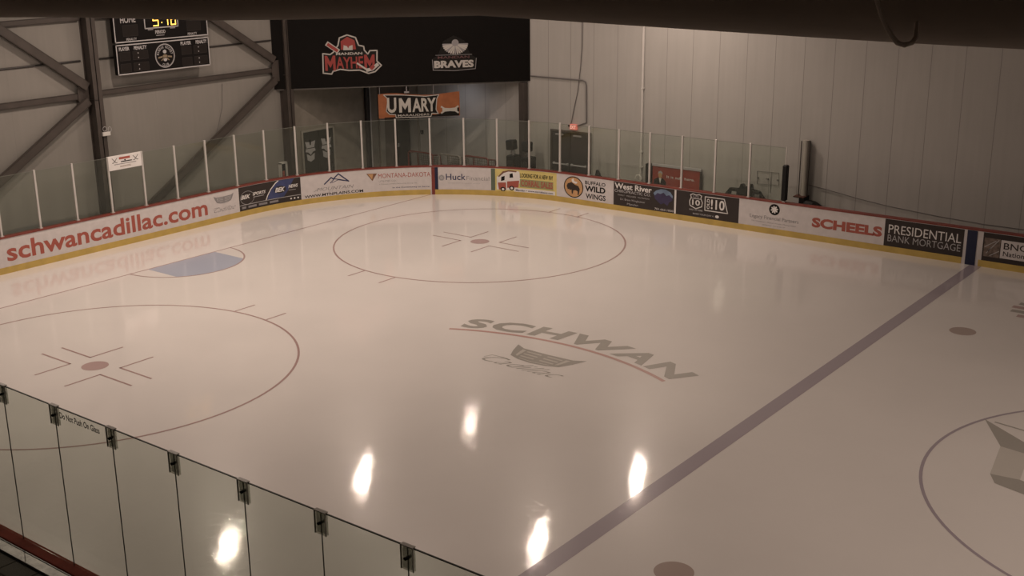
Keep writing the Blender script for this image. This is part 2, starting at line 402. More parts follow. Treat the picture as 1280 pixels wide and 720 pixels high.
# curved SCHWAN lettering over a red arc
ACX, ACY, AR = 17.05, -6.35, 6.9
def arcw(u_, v_): a = pi/2-u_/AR; return (ACX+(AR+v_)*cos(a), ACY+(AR+v_)*sin(a))
def g(P): P.text('m', 'SCHWAN', -2.95, 3.2, .16, .88, ICE_GREY, bold=.038, shear=.12, space=1.12, warp=arcw)
ice_part('ice_lettering', g, 'grey slanted letters reading SCHWAN')
def g(P): P.ring('m', ACX, ACY, AR, AR, .10, ICE_ARC, n=60, a0=pi/2-.455, a1=pi/2+.46)
ice_part('ice_arc', g, 'thin red arc below the letters')
def crest(P, part, cx, cy, w_, h, dark, light, off=.0025):
    """broad shield: wide top with flared tips, tapering to a flat bottom, barred panels inside"""
    q = lambda x, y: (cx+x*w_/2, cy+y*h/2)
    P.poly(part, [q(-1, 1), q(-.86, .1), q(-.70, -.62), q(-.38, -.9), q(0, -1), q(.38, -.9), q(.70, -.62), q(.86, .1), q(1, 1), q(.72, .66), q(0, .6), q(-.72, .66)], dark, off)
    o2 = off+.0015
    for sx in (-1, 1):
        P.poly(part, [q(*p) for p in ([(-.70, .5), (-.62, -.40), (-.54, -.52), (-.58, .46)] if sx < 0 else [(.58, .46), (.54, -.52), (.62, -.40), (.70, .5)])], light, o2)
        for k in range(3):
            y = .36-.36*k; x0, x1 = (-.52+.02*k, -.08) if sx < 0 else (.08, .52-.02*k)
            P.poly(part, [q(x0, y-.10), q(x1, y-.14), q(x1, y), q(x0, y+.04)], light, o2)
    P.poly(part, [q(-.45, -.72), q(0, -.86), q(.45, -.72), q(.42, -.66), q(0, -.78), q(-.42, -.66)], light, o2)
def g(P): crest(P, 'm', 17.05, -.52, 1.95, .85, ICE_GREY, ICE_LGREY)
ice_part('ice_crest', g, 'grey shield crest below the red arc')
def script(P, part, txt, u0, u1, v0, v1, m, off=None):
    P.text(part, txt, u0, u1, v0, v1, m, off, bold=-.012, shear=.75)
    P.stroke(part, [(u0-.02*(u1-u0), v0+.5*(v1-v0)), (u0+.02*(u1-u0), v1), (u0+.22*(u1-u0), v1*1.02-.02*v0)], (v1-v0)*.05, m, off)
def g(P): script(P, 'm', 'Cadillac', 15.98, 18.15, -1.42, -1.02, ICE_GREY)
ice_part('ice_script', g, 'thin grey script reading Cadillac')
# big centre-ice crest, only its left edge is in the frame
def g(P):
    cx, cy = 30.48, 0
    D_, Lg = ICE_GREY, ICE_LGREY
    P.poly('m', [(26.28, 1.82), (26.92, .66), (27.45, .58), (27.35, 1.02)], ICE_GREY)
    P.poly('m', [(26.92, .66), (27.12, -.66), (27.62, -.60), (27.45, .58)], Lg)
    P.poly('m', [(27.12, -.66), (27.30, -1.0), (30.48, -1.9), (30.48, -1.65), (27.62, -.60)], D_)
    P.poly('m', [(34.68, 1.82), (33.51, 1.02), (33.41, .58), (34.04, .66)], D_)
    P.poly('m', [(34.04, .66), (33.41, .58), (33.34, -.60), (33.84, -.66)], Lg)
    P.poly('m', [(33.84, -.66), (33.34, -.60), (30.48, -1.65), (30.48, -1.9), (33.66, -1.0)], D_)
    P.stroke('m', [(26.5, 1.78), (28.2, 1.5), (30.48, 1.4), (32.8, 1.5), (34.4, 1.78)], .05, D_)
    for k in range(4):
        P.poly('m', [(27.75+.02*k, .85-.42*k), (30.2, .95-.46*k), (30.2, .68-.46*k), (27.77+.02*k, .60-.42*k)], D_ if k % 2 == 0 else Lg)
        P.poly('m', [(30.7, .95-.46*k), (33.15, .85-.42*k), (33.13, .60-.42*k), (30.7, .68-.46*k)], D_ if k % 2 == 0 else Lg)
ice_part('centre_crest', g, 'large grey shield crest inside the centre circle')
def g(P):
    for k in range(5):
        y = 9.0+k*.36; hw = math.sqrt(max(.05, .95**2-(y-9.7)**2))
        P.poly('m', [(25.55-hw, y-.10), (25.55+hw, y-.06), (25.55+hw, y+.16), (25.55-hw, y+.12)], ICE_GREY if k % 2 else ICE_DOT)
ice_part('striped_ice_logo', g, 'round striped brown and grey logo')

# ------------------------------------------------------------------ far boards
SA, SB = SN-LA_, 44.0
db = empty('dasher_boards', (X0, YC, 0), 'white boards with yellow kick strip and red cap around the far corner', 'rink boards')
b = MB(); sweep(b, SA, SB, 0, .16, .0, 1.035); b.build('board_face', WHITE, db)
b = MB(); sweep(b, SA, 7.12, -.012, .0, .0, .19); sweep(b, 7.29, 26.42, -.012, 0, 0, .19); sweep(b, 26.9, SB, -.012, 0, 0, .19); b.build('kick_plate', KICK, db, label='yellow kick strip at ice level')
b = MB(); sweep(b, SA, SB, -.02, .20, 1.035, 1.075); b.build('cap_rail', RED, db, label='dark red cap rail')
b = MB(); sweep(b, 7.17, 7.29, -.016, 0, .0, 1.02, RED); b.build('goal_line_stripe', RED, db, label='dark red stripe at the goal line')
b = MB(); sweep(b, 7.29, 7.41, -.012, 0, .19, 1.02, BLUE); b.build('corner_stripe', PPURP, db, label='navy stripe beside the red one')
b = MB(); sweep(b, 26.53, 26.81, -.016, 0, .0, 1.02); b.build('blue_line_stripe', BLUE, db, label='dark blue stripe at the blue line')
for s in (-8.0, -5.6, -2.1, 8.4, 21.43, 22.17, 23.5, 13.8, 15.2, 28.9, 31.3, 33.7):
    b = MB(); sweep(b, s-.008, s+.008, -.0015, 0, .19, 1.02); b.build('panel_joint', PLG, db)

def ad(name_label, s0, s1, bg, fn, z0=.19, z1=1.02):
    x, y = path((s0+s1)/2, 0)
    root = empty('advertising_panel', (x, y, z0), name_label, 'advertisement')
    b = MB(); sweep(b, s0, s1, -.003, -.0005, z0, z1-.005, bg); b.build('backing', bg, root)
    P = Print(on_board, .0055, strip=.15 if -.2 < s1 and s0 < 12.6 else 0); fn(P); P.build(root); return root

def g(P):
    P.text('lettering', 'schwancadillac.com', -8.93, -1.70, .335, .88, PRED, bold=.022)
    crest(P, 'emblem', -.99, .76, .86, .29, PGREY, PLG, off=.0055)
    script(P, 'script', 'Cadillac', -1.44, -.50, .35, .50, PGREY)
ad('long white board advertisement reading schwancadillac.com in red letters', -9.45, -.34, WHITE, g)
def g(P):
    P.poly('emblem', [(.86, .40), (.98, .62), (1.16, .83), (1.36, 1.005), (2.0, 1.005), (1.75, .62), (1.55, .40)], PBLUE, .0045)
    P.stroke('emblem', [(.82, .40), (.90, .56), (1.04, .75), (1.24, .93), (1.36, 1.005)], .035, PWHITE, .006)
    P.rect('emblem', -.34, 2.24, .375, .395, PLG, .006)
    P.ring('emblem', .02, .62, .30, .23, .012, PLG, .006)
    P.ell('emblem', 1.42, .68, .24, .13, DGREY, .005)
    P.text('lettering', 'BEK', -.26, .16, .59, .73, PWHITE, .007, bold=.03, shear=.3)
    P.text('lettering', 'SPORTS', .26, .82, .65, .76, PWHITE, .007, bold=.03, shear=.3)
    P.rect('lettering', .28, .74, .585, .605, PLG, .007)
    P.text('lettering', 'BEK', 1.21, 1.62, .60, .76, PWHITE, .007, bold=.03, shear=.3)
    P.text('lettering', 'NEWS', 1.76, 2.14, .68, .80, PWHITE, .007, bold=.03, shear=.3)
    P.rect('lettering', 1.76, 2.05, .60, .615, PLG, .007)
    for a, c in ((-.24, -.06), (.04, .40), (.50, .86), (.96, 1.32)): P.rect('lettering', a, c, .255, .33, PGREY, .007)
    for a in (1.84, 1.98, 2.12): P.ell('lettering', a, .29, .035, .03, PWHITE, .007, 10)
ad('black and blue board advertisement reading BEK SPORTS and BEK NEWS', -.34, 2.25, DGREY, g)
def g(P):
    P.stroke('emblem', [(3.17, .64), (3.44, .86), (3.52, .80), (3.72, .97), (4.10, .66)], .045, PNAVY)
    P.stroke('emblem', [(3.40, .66), (3.56, .80), (3.76, .76), (4.08, .67)], .03, PNAVY)
    P.stroke('emblem', [(3.46, .66), (3.70, .75), (4.05, .67)], .02, PNAVY)
    P.text('lettering', 'MOUNTAIN', 2.86, 4.28, .41, .53, PGREY, bold=-.004, shear=.3)
    P.stroke('lettering', [(2.76, .41), (2.98, .52)], .014, PGREY)
    P.text('lettering', 'PLAINS', 3.32, 4.1, .345, .375, PLG)
    P.text('lettering', 'WWW.MTNPLAINS.COM', 2.38, 4.62, .215, .315, BLACK, bold=.02)
ad('white board advertisement with mountain peaks above WWW.MTNPLAINS.COM', 2.25, 4.68, WHITE, g)
def g(P):
    P.poly('emblem', [(4.76, .88), (4.98, .60), (5.16, .87)], PBROWN)
    P.poly('emblem', [(4.82, .86), (4.97, .66), (5.02, .86)], PTAN, .006)
    P.text('lettering', 'MONTANA-DAKOTA', 5.20, 7.13, .68, .85, PRED, bold=.0)
    P.text('lettering', 'UTILITIES CO.', 5.22, 5.86, .535, .60, PGREY)
    P.text('lettering', 'A Division of MDU Resources Group, Inc.', 5.22, 6.64, .42, .475, PGREY)
    P.text('lettering', 'In the Community to Serve', 5.72, 7.08, .265, .335, PNAVY, bold=.01)
ad('white board advertisement with brown triangle reading MONTANA-DAKOTA', 4.68, 7.17, WHITE, g)
def g(P):
    P.ell('emblem', 7.54, .63, .115, .115, PLG); P.ring('emblem', 7.54, .63, .075, .075, .02, PGREY, .006)
    P.text('lettering', 'Huck', 7.70, 8.44, .545, .78, PNAVY, bold=.01)
    P.text('lettering', 'Financial', 8.47, 9.33, .545, .70, PGREY, bold=-.006)
    P.text('lettering', 'RETIREMENT PLANNING GROUP', 7.78, 8.98, .41, .445, PLG)
    P.rect('edge_strip', 9.40, 9.56, .2, 1.01, PGREEN)
ad('white board advertisement reading Huck Financial with dark green right edge', 7.41, 9.56, WHITE, g)
def g(P):
    P.poly('picture', [(9.62, .24), (10.35, .24), (10.55, .60), (10.5, .95), (10.3, .98), (9.85, .90), (9.62, .70)], PWHITE, .0045)
    P.poly('picture', [(9.68, .74), (9.86, .93), (10.10, .985), (10.40, .97), (10.38, .92), (10.08, .93), (9.90, .87), (9.70, .70)], PBROWN, .006)
    P.poly('picture', [(9.66, .50), (9.98, .52), (9.98, .26), (9.70, .24)], PRED, .006)
    P.poly('picture', [(10.02, .56), (10.50, .62), (10.46, .36), (10.02, .32)], PRED, .006)
    P.poly('picture', [(9.78, .56), (9.92, .60), (9.93, .76), (9.80, .72)], BLACK, .006); P.poly('picture', [(10.12, .70), (10.26, .72), (10.24, .88), (10.12, .84)], BLACK, .006)
    for a in (9.86, 10.20):
        z = .26 if a < 10 else .32
        P.ell('picture', a, z, .10, .085, BLACK, .0065); P.ell('picture', a, z, .05, .045, PWHITE, .0075)
    P.text('lettering', 'LOOKING FOR A NEW RV?', 10.52, 11.86, .74, .90, BLACK, bold=.03, shear=.15)
    P.rect('lettering', 10.52, 11.88, .38, .68, POLIVE, .0045)
    P.text('lettering', 'CORRAL SALES', 10.56, 11.86, .42, .65, PRED, .0065, bold=.03)
    P.rect('lettering', 10.3, 11.95, .20, .34, PWHITE, .0045)
    P.text('lettering', 'Mandan • www.corralsales.com', 10.36, 11.88, .225, .30, PNAVY, .0065, bold=.02)
ad('yellow board advertisement with a red and white motorhome reading CORRAL SALES', 9.56, 12.02, PYEL, g)
def g(P):
    P.ell('emblem', 12.75, .605, .42, .385, BLACK, .005, 48); P.ell('emblem', 12.75, .605, .385, .35, PTAN, .006, 48)
    P.poly('emblem', [(12.45, .62), (12.50, .72), (12.58, .74), (12.66, .78), (12.80, .70), (12.96, .66), (13.02, .56), (13.00, .44), (12.97, .34), (12.92, .34), (12.93, .46), (12.84, .50), (12.74, .48), (12.72, .36), (12.67, .36), (12.66, .50), (12.58, .48), (12.56, .52), (12.50, .50)], BROWNK, .007)
    P.poly('emblem', [(12.70, .77), (12.66, .86), (12.74, .93), (12.78, .82), (12.92, .80), (12.86, .73)], PWHITE, .008)
    P.text('lettering', 'BUFFALO', 13.24, 14.10, .77, .90, BLACK, bold=.02)
    P.text('lettering', 'WILD', 13.24, 14.10, .52, .73, BLACK, bold=.035)
    P.text('lettering', 'WINGS', 13.27, 14.11, .26, .45, BLACK, bold=.02)
BROWNK = mat('print_dark_brown', (.03, .02, .015), .5)
ad('white board advertisement with round tan buffalo badge reading BUFFALO WILD WINGS', 12.02, 14.44, WHITE, g)
def g(P):
    P.text('lettering', 'West River', 14.48, 15.98, .78, .98, PWHITE, bold=.025)
    P.text('lettering', 'CHIROPRACTIC CO.', 14.48, 15.94, .655, .755, PLG, bold=.01)
    P.text('lettering', 'FAMILY · WELLNESS · NUTRITION', 14.62, 15.88, .54, .585, PLG)
    P.text('lettering', 'Dr. Brent Wingheimer', 14.72, 15.72, .37, .46, PLG)
    P.text('lettering', 'Mandan', 15.0, 15.44, .25, .32, PLG)
    P.poly('picture', [(16.04, .80), (16.15, .90), (16.34, .97), (16.52, .97), (16.70, .90), (16.80, .78), (16.78, .62), (16.66, .55), (16.60, .42), (16.46, .50), (16.34, .44), (16.22, .52), (16.10, .62)], PPURP, .0045)
    P.poly('picture', [(16.04, .80), (16.15, .90), (16.34, .97), (16.52, .97), (16.70, .90), (16.80, .78), (16.79, .70), (16.66, .80), (16.55, .76), (16.44, .86), (16.32, .80), (16.20, .82), (16.10, .72)], PLBLUE, .006)
    P.text('lettering', '701.663.1000', 16.10, 16.83, .235, .30, PWHITE)
    P.rect('edge_strip', 16.86, 16.93, .2, 1.01, PWHITE)
ad('charcoal board advertisement reading West River CHIROPRACTIC CO. with blue picture', 14.44, 16.93, DGREY, g)
def g(P):
    sh = [(17.47, .92), (17.56, .96), (17.68, .93), (17.80, .96), (17.89, .92), (17.86, .84), (17.92, .70), (17.90, .56), (17.68, .47), (17.46, .56), (17.44, .70), (17.50, .84)]
    P.stroke('emblem', sh, .03, PWHITE, closed=True); P.stroke('emblem', [(17.48, .81), (17.88, .81)], .02, PWHITE)
    P.text('lettering', 'US', 17.58, 17.78, .845, .91, PLG); P.text('lettering', '10', 17.54, 17.83, .58, .77, PWHITE, bold=.02)
    P.text('lettering', 'HALL OF FAME', 17.44, 17.94, .40, .455, PLG, bold=.02)
    P.stroke('emblem', [(18.02, .92), (18.72, .92), (18.86, .46), (18.02, .46)], .03, PWHITE, closed=True)
    P.text('lettering', '!10', 18.24, 18.74, .53, .86, PWHITE, bold=.02)
    rot = lambda u_, v_: (18.14-(v_-.69), .69+(u_-18.14))
    P.text('lettering', 'OLD', 17.97, 18.31, .64, .74, PWHITE, bold=.02, warp=rot)
    P.text('lettering', 'MAKE YOUR DAY A', 17.58, 18.36, .27, .325, PLG, bold=.02)
    P.ell('emblem', 18.48, .30, .07, .05, PWHITE)
ad('charcoal board advertisement with white road-shield 10 and OLD 10 signs', 16.93, 19.26, DGREY, g)
def g(P):
    P.ell('emblem', 20.50, .81, .185, .18, BLACK)
    for k in range(8):
        a = k*pi/4+.2; ca, sa = cos(a), sin(a)
        P.poly('emblem', [(20.50+.025*-sa, .81+.025*ca), (20.50-.025*-sa, .81-.025*ca), (20.50+.11*ca+.024*sa, .81+.11*sa-.024*ca), (20.50+.13*ca, .81+.13*sa), (20.50+.11*ca-.024*sa, .81+.11*sa+.024*ca)], PWHITE, .0065+.0002*k)
    P.text('lettering', 'Legacy Financial Partners', 19.66, 21.34, .425, .58, PGREY, bold=.004)
    P.text('lettering', 'Northwestern Mutual Wealth Management', 19.73, 21.26, .335, .385, PGREY)
    P.text('lettering', 'JEREMY HOLKUP', 20.08, 20.90, .245, .285, PGREY, shear=.2)
ad('white board advertisement with round black star emblem reading Legacy Financial Partners', 19.26, 21.50, WHITE, g)
def g(P): P.text('lettering', 'SCHEELS', 21.78, 24.03, .43, .745, PRED, bold=.05)
ad('white board advertisement reading SCHEELS in bold red', 21.50, 24.10, WHITE, g)
def g(P):
    P.text('lettering', 'PRESIDENTIAL', 24.22, 26.37, .59, .86, PWHITE, bold=.0)
    P.text('lettering', 'BANK MORTGAGE', 24.21, 26.37, .34, .55, PLG, bold=-.004)
ad('charcoal board advertisement reading PRESIDENTIAL BANK MORTGAGE', 24.10, 26.44, DGREY, g)
def g(P):
    P.rect('picture', 27.02, 27.46, .32, .87, mat('print_taupe', (.16, .12, .10), .5, var=.5, vscale=9), .0045)
    for (a, c, d, e) in ((27.04, .60, 27.34, .80), (27.14, .48, 27.42, .84), (27.10, .42, 27.22, .60), (27.2, .36, 27.44, .52)):
        P.stroke('picture', [(a, c), (d, e)], .022, PLG, .006)
    P.rect('backing_label', 27.48, 28.85, .33, .86, WHITE, .0045)
    P.text('lettering', 'BNC', 27.56, 28.2, .60, .79, DGREY, .006, bold=.01)
    P.text('lettering', 'National Bank', 27.56, 28.78, .40, .54, DGREY, .006, bold=.01)
ad('charcoal board advertisement with white label reading BNC National Bank', 26.98, 29.1, DGREY, g)

# ---- posts and panes
posts = [20.76-1.238*k for k in range(26)][::-1]
ZP = 2.83
vis = [p for p in posts if p > -9.5]
bar_ = empty('glass_barrier', (X0, YC, 1.075), 'clear glass barrier with white metal posts standing on the far boards', 'glass barrier')
for s in vis:
    x, y = path(s, .1); x2, y2 = path(s+.05, .1); d = Vector((x2-x, y2-y, 0)).normalized(); n = Vector((0, 0, 1)).cross(d)
    b = MB(); hw = .014 if s > 20.7 else .031
    b.frame_box((x, y, 0), d, n, (0, 0, 1), -hw, hw, -hw, hw, 1.075, ZP, bev=.006)
    b.frame_box((x, y, 0), d, n, (0, 0, 1), -.05, .05, -.05, .05, 1.075, 1.10)
    po = b.build('glass_post', ALU, bar_)
    if s > 20.7:
        q = MB(); q.frame_box((x, y, 0), d, n, (0, 0, 1), -.085, .085, -.085, .085, 1.12, 2.26, bev=.03)
        q.build('padding', BLKP, po, label='black padded sleeve')
mids = []
for a, c in zip(posts, posts[1:]):
    if a < -10.4: continue
    mids.append(((a+c)/2, a, c))
for mid, a, c in mids:
    p0, p1 = Vector((*path(a+.04, .1), 0)), Vector((*path(c-.04, .1), 0)); d = (p1-p0); L_ = d.length; d.normalize(); n = Vector((0, 0, 1)).cross(d)
    pn = MB().frame_box((p0.x, p0.y, 0), d, n, (0, 0, 1), .002, L_-.002, -.006, .006, 1.08, 2.79).build('glass_pane', GLASS, bar_)
    MB().frame_box((p0.x, p0.y, 0), d, n, (0, 0, 1), .002, L_-.002, -.007, .007, 2.79, 2.802).build('top_edge', mat('glass_edge', (.16, .17, .15), .3), pn)
# white sign on the glass
n0 = (X0-.06, -.13, 2.39)
sg = empty('glass_sign', n0, 'white notice sign fixed at the top of the glass on the left', 'sign')
sy = lambda u_, v_, o: (X0-.045+o, YC+u_, v_)
MB().box(X0-.055, X0-.045, YC-5.25, YC-4.05, 2.39, 2.84, bev=.003).build('board', PWHITE, sg)
P = Print(sy, .003)
P.rect('marks', -4.86, -4.46, 2.70, 2.77, PRED); P.rect('marks', -4.80, -4.40, 2.61, 2.64, BLACK); P.rect('marks', -5.05, -4.25, 2.55, 2.57, PGREY)
P.rect('marks', -4.85, -4.45, 2.49, 2.50, PBROWN); P.rect('marks', -4.85, -4.45, 2.46, 2.47, PBROWN)
for cx in (-5.02, -4.26):
    P.stroke('marks', [(cx-.09, 2.76), (cx+.04, 2.62), (cx+.09, 2.62)], .016, BLACK); P.stroke('marks', [(cx+.09, 2.76), (cx-.04, 2.62), (cx-.09, 2.62)], .016, BLACK)
P.ell('marks', -4.65, 2.665, .03, .02, BLACK)
P.build(sg)

# ------------------------------------------------------------------ near boards, seamless glass, ledge, deck
YG = -13.40
nb = empty('dasher_boards', (30, YN, 0), 'near side boards with dark red cap and metal ledge at lower left', 'rink boards')
MB().box(XC, 50, YG-.14, YN, 0, 1.03).build('board_face', WHITE, nb)
MB().box(XC, 50, YN, YN+.012, 0, .19).build('kick_plate', KICK, nb)
MB().box(XC, 50, YG-.17, YN+.01, 1.03, 1.075, bev=.01).build('cap_rail', mat('cap_red_near', (.22, .045, .03), .75, var=.2, spec=.1), nb, label='dark red cap rail')
b = MB(); b.box(XC, 50, YG-.35, YG-.175, 1.02, 1.05, bev=.006); b.box(XC, 50, YG-.185, YG-.175, 1.05, 1.06); b.build('metal_ledge', ALU2, nb, label='scuffed bare metal ledge')
MB().box(XC, 50, YG-.37, YG-.14, .2, 1.02).build('ledge_support', STEEL_D, nb)
xs = [17.22+1.263*k for k in range(-6, 14)]
nbar = empty('glass_barrier', (26, YG, 1.075), 'tall seamless near glass barrier along the lower left, lettered Do Not Push On Glass', 'glass barrier')
for i, (a, c) in enumerate(zip(xs, xs[1:])):
    k = i-6
    if k < -2 or k > 8: continue
    rt = MB().box(a+.006, c-.006, YG-.006, YG+.006, 1.076, 3.44).build('glass_pane', NGLASS, nbar)
    b = MB(); b.box(a+.006, c-.006, YG-.008, YG+.008, 3.44, 3.452); b.box(c-.004, c+.002, YG-.007, YG+.007, 1.076, 3.44); b.build('edge_seal', GASK, rt)
    if k == 1:
        P = Print(lambda u_, v_, o: (u_, YG-.007-o, v_), .003)
        P.text('lettering', 'Do Not Push On Glass', a+.13, a+1.02, 3.305, 3.395, BLACK, bold=.02)
        P.build(rt)
clip_m = glass_mat('clip_acrylic', (.85, .85, .82), .08, .22)
for k in range(7):
    x = 17.22+1.263*k
    b = MB(); b.box(x-.085, x+.085, YG-.022, YG-.009, 3.18, 3.455, bev=.004); b.box(x-.085, x+.085, YG+.009, YG+.022, 3.18, 3.455, bev=.004)
    rt = b.build('glass_clip', clip_m, nbar)
    b = MB(); b.tube([(x, YG-.045, 3.32), (x, YG+.04, 3.32)], .018, 10); b.bar((x-.03, YG-.03, 3.31), (x+.03, YG-.03, 3.33), .018, .018); b.build('bolt', BLKP, rt, label='small black bolt')
    b = MB()
    for sx in (-.083, .083): b.box(x+sx-.004, x+sx+.004, YG-.025, YG-.008, 3.18, 3.455)
    b.box(x-.085, x+.085, YG-.026, YG+.026, 3.452, 3.462); b.build('clip_edge', mat('clip_edge', (.40, .38, .34), .4), rt)
# rubber-tiled deck behind the near boards
dk = empty('rubber_deck', (18, -14.5, -.12), 'dark rubber tiled platform beside the near boards at lower left', 'platform')
MB().box(9, 40, -17.2, YG-.372, -.12, .98).build('platform', STEEL_D, dk)
b = MB()
for i in range(-8, 14):
    for j in range(5):
        x = 17.63+.55*i; y = -13.765-.33*j
        b.box(x+.006, x+.544, y-.324, y, .98, 1.02, bev=.008)
b.build('rubber_tiles', RUBBER, dk)

# ------------------------------------------------------------------ end wall steelwork
def column(y, label):
    b = MB(); b.box(XE, -.60, y-.015, y+.015, -.12, ZC-.02); b.box(-.625, -.60, y-.15, y+.15, -.12, ZC-.02); b.box(XE+.005, XE+.03, y-.15, y+.15, -.12, ZC-.02)
    b.box(XE+.005, -.60, y-.15, y+.0, 4.45, 4.47); b.box(XE+.005, -.60, y-.15, y+.15, -.12, -.08)
    b.box(XE+.02, -.62, y-.10, y-.08, -.12, ZC-.02)
    return tag(b.build('steel_column', STEEL), label, 'column', 'steel columns on the end wall')
column(.36, 'dark steel column on the end wall left of the scoreboard'); column(8.25, 'dark steel column on the end wall under the black corner storey'); 
column(-7.5, 'dark steel column on the end wall beyond the left frame edge')
def member(name, a, b_, w_, label, cat, d=.12, x=None):
    x = (XE+.26 if 'brace' in name else XE+.115)
    m_ = MB(); m_.bar((x, *a), (x, *b_), .02, w_, up=(0, -(b_[1]-a[1]), b_[0]-a[0])); 
    # channel section: web facing the rink with two flanges
    va, vb = Vector((x, *a)), Vector((x, *b_)); dv = (vb-va).normalized(); nv = Vector((0, -dv.z, dv.y))
    for sg_ in (-1, 1): m_.bar(va+nv*sg_*w_/2+Vector((-.05, 0, 0)), vb+nv*sg_*w_/2+Vector((-.05, 0, 0)), .12, .015, up=nv)
    return tag(m_.build(name, STEEL), label, cat)
member('diagonal_brace', (7.74, 5.03), (.55, 9.5), .24, 'upper diagonal brace running left from the corner storey behind the scoreboard', 'brace')
member('diagonal_brace', (7.74, 4.32), (.55, -.1), .24, 'long diagonal brace from the corner storey column down behind the glass', 'brace')
member('diagonal_brace', (.12, 4.88), (-6.9, 10.0), .26, 'diagonal brace rising left from the column by the scoreboard', 'brace')
member('diagonal_brace', (.12, 4.45), (-7.2, -.1), .24, 'diagonal brace dropping left from the column by the scoreboard', 'brace')
member('wall_girt', (.55, 4.62), (7.95, 4.66), .15, 'horizontal beam below the scoreboard between the two columns', 'beam')
member('wall_girt', (-7.3, 4.56), (.16, 4.60), .17, 'horizontal beam on the end wall at left, level with the brace joint', 'beam')
member('wall_girt', (-7.3, 6.88), (.16, 6.95), .15, 'upper horizontal beam on the end wall under the duct, left', 'beam')
member('wall_girt', (.55, 6.95), (7.95, 6.98), .15, 'upper horizontal beam behind the scoreboard', 'beam')
tag(MB().tube([(XE+.03, -9, 5.62), (XE+.03, .1, 5.66)], .03, 8).build('wall_conduit', STEEL_D), 'thin dark conduit across the end wall left of the first column', 'conduit')
tag(MB().tube([(XE+.03, .6, 5.66), (XE+.03, 7.8, 5.70)], .03, 8).build('wall_conduit', STEEL_D), 'thin dark conduit across the end wall behind the scoreboard', 'conduit')
# gusset plates
for y, sg_, lb in ((.12, -1, 'steel joint plate left of the column by the scoreboard'), (7.98, -1, 'steel joint plate at the corner storey column')):
    b = MB(); b.prism([(y-.30, 4.45), (y-.1, 4.25), (y+.08, 4.25), (y+.08, 5.0), (y-.1, 5.0), (y-.30, 4.85)], lambda p, q, d: (XE+.13+d, p, q), 0, .015)
    tag(b.build('gusset_plate', STEEL), lb, 'steel plate')
# small device on the first column
dv = empty('junction_box', (-.58, .45, 3.35), 'small white box with looped cable on the column by the scoreboard', 'box')
MB().box(-.6, -.52, .33, .60, 3.33, 3.45, bev=.01).build('box', PIPEW, dv)
b = MB(); b.tube([(-.55, .42+.07*cos(a), 3.55+.07*sin(a)) for a in [k*pi/6 for k in range(13)]], .008, 6)
b.tube([(-.55, .60+.06*cos(a), 3.52+.08*sin(a)) for a in [k*pi/6 for k in range(13)]], .008, 6); b.build('cable_loop', PLG, dv)
tag(MB().tube([(XE+.02, 5.5, 4.4), (XE+.03, 5.42, 3.6), (XE+.02, 5.2, 3.0), (XE+.02, 5.05, 2.7)], .008, 6).build('hanging_wire', PIPEG), 'thin wire hanging down the end wall beside the long brace', 'wire')
# electrical box near second column
eb = empty('wall_box', (XE, 8.0, .5), 'white framed dark box low on the end wall beside the column', 'box')
b = MB(); b.box(XE, XE+.12, 7.80, 7.86, .3, 1.27); b.box(XE, XE+.12, 8.08, 8.14, .3, 1.27); b.box(XE, XE+.12, 7.80, 8.14, 1.22, 1.28); b.build('frame', PIPEW, eb)
b = MB(); b.box(XE, XE+.06, 7.86, 8.08, .3, 1.22); b.build('panel', BLKP, eb)
MB().box(XE+.06, XE+.075, 7.93, 8.02, .7, .95).build('notice', PRED, eb)

# ------------------------------------------------------------------ scoreboard on the end wall
SBK = mat('scoreboard_black', (.006, .005, .005), .6, spec=.15)
sb = empty('scoreboard', (XE+.25, 2.88, 5.13), 'black electronic scoreboard on the end wall showing 5:16 in yellow', 'scoreboard')
b = MB(); b.box(XE+.32, XE+.50, 1.08, 4.69, 6.12, 7.95, bev=.02); b.build('upper_cabinet', SBK, sb)
b = MB(); b.box(XE+.32, XE+.50, 1.08, 4.69, 5.14, 6.08, bev=.02); b.build('lower_cabinet', SBK, sb)
b = MB(); b.box(XE+.28, XE+.32, 1.6, 1.7, 5.2, 7.8); b.box(XE+.28, XE+.32, 4.0, 4.1, 5.2, 7.8); b.build('mounting_rail', STEEL, sb)
P = Print(lambda u_, v_, o: (XE+.50+o, u_, v_), .004)
def frame(part, a, c, d, e, wd, m): P.stroke(part, [(a, d), (c, d), (c, e), (a, e)], wd, m, closed=True)
frame('white_trim#1', 1.10, 4.67, 6.15, 7.92, .035, PLG); frame('white_trim#2', 1.10, 4.67, 5.16, 6.06, .035, PLG); frame('white_trim#3', 2.23, 3.50, 6.51, 7.25, .035, PLG)
P.text('lettering', 'HOME', 1.34, 1.90, 6.73, 6.93, PLG, bold=.02); P.text('lettering', 'GUEST', 3.82, 4.45, 6.75, 6.95, PLG, bold=.02)
P.text('lettering', 'PERIOD', 2.60, 2.99, 6.32, 6.43, PLG, bold=.03)
P.rect('lettering', 2.62, 2.94, 6.255, 6.28, PGREY)
for a in (2.33, 3.18): P.rect('lettering', a, a+.2, 6.45, 6.50, PGREY)
P.text('lettering', 'PENALTY', 1.50, 1.88, 6.185, 6.26, PLG, bold=.01); P.text('lettering', 'PENALTY', 3.86, 4.23, 6.19, 6.27, PLG, bold=.01)
for a, t, c in ((1.19, 'PLAYER', 1.57), (1.74, 'PENALTY', 2.22), (3.54, 'PLAYER', 3.96), (4.15, 'PENALTY', 4.60)): P.text('lettering', t, a, c, 5.885, 6.0, PLG, bold=.03)
BOXM = mat('digit_window', (.014, .011, .010), .5, spec=.2)
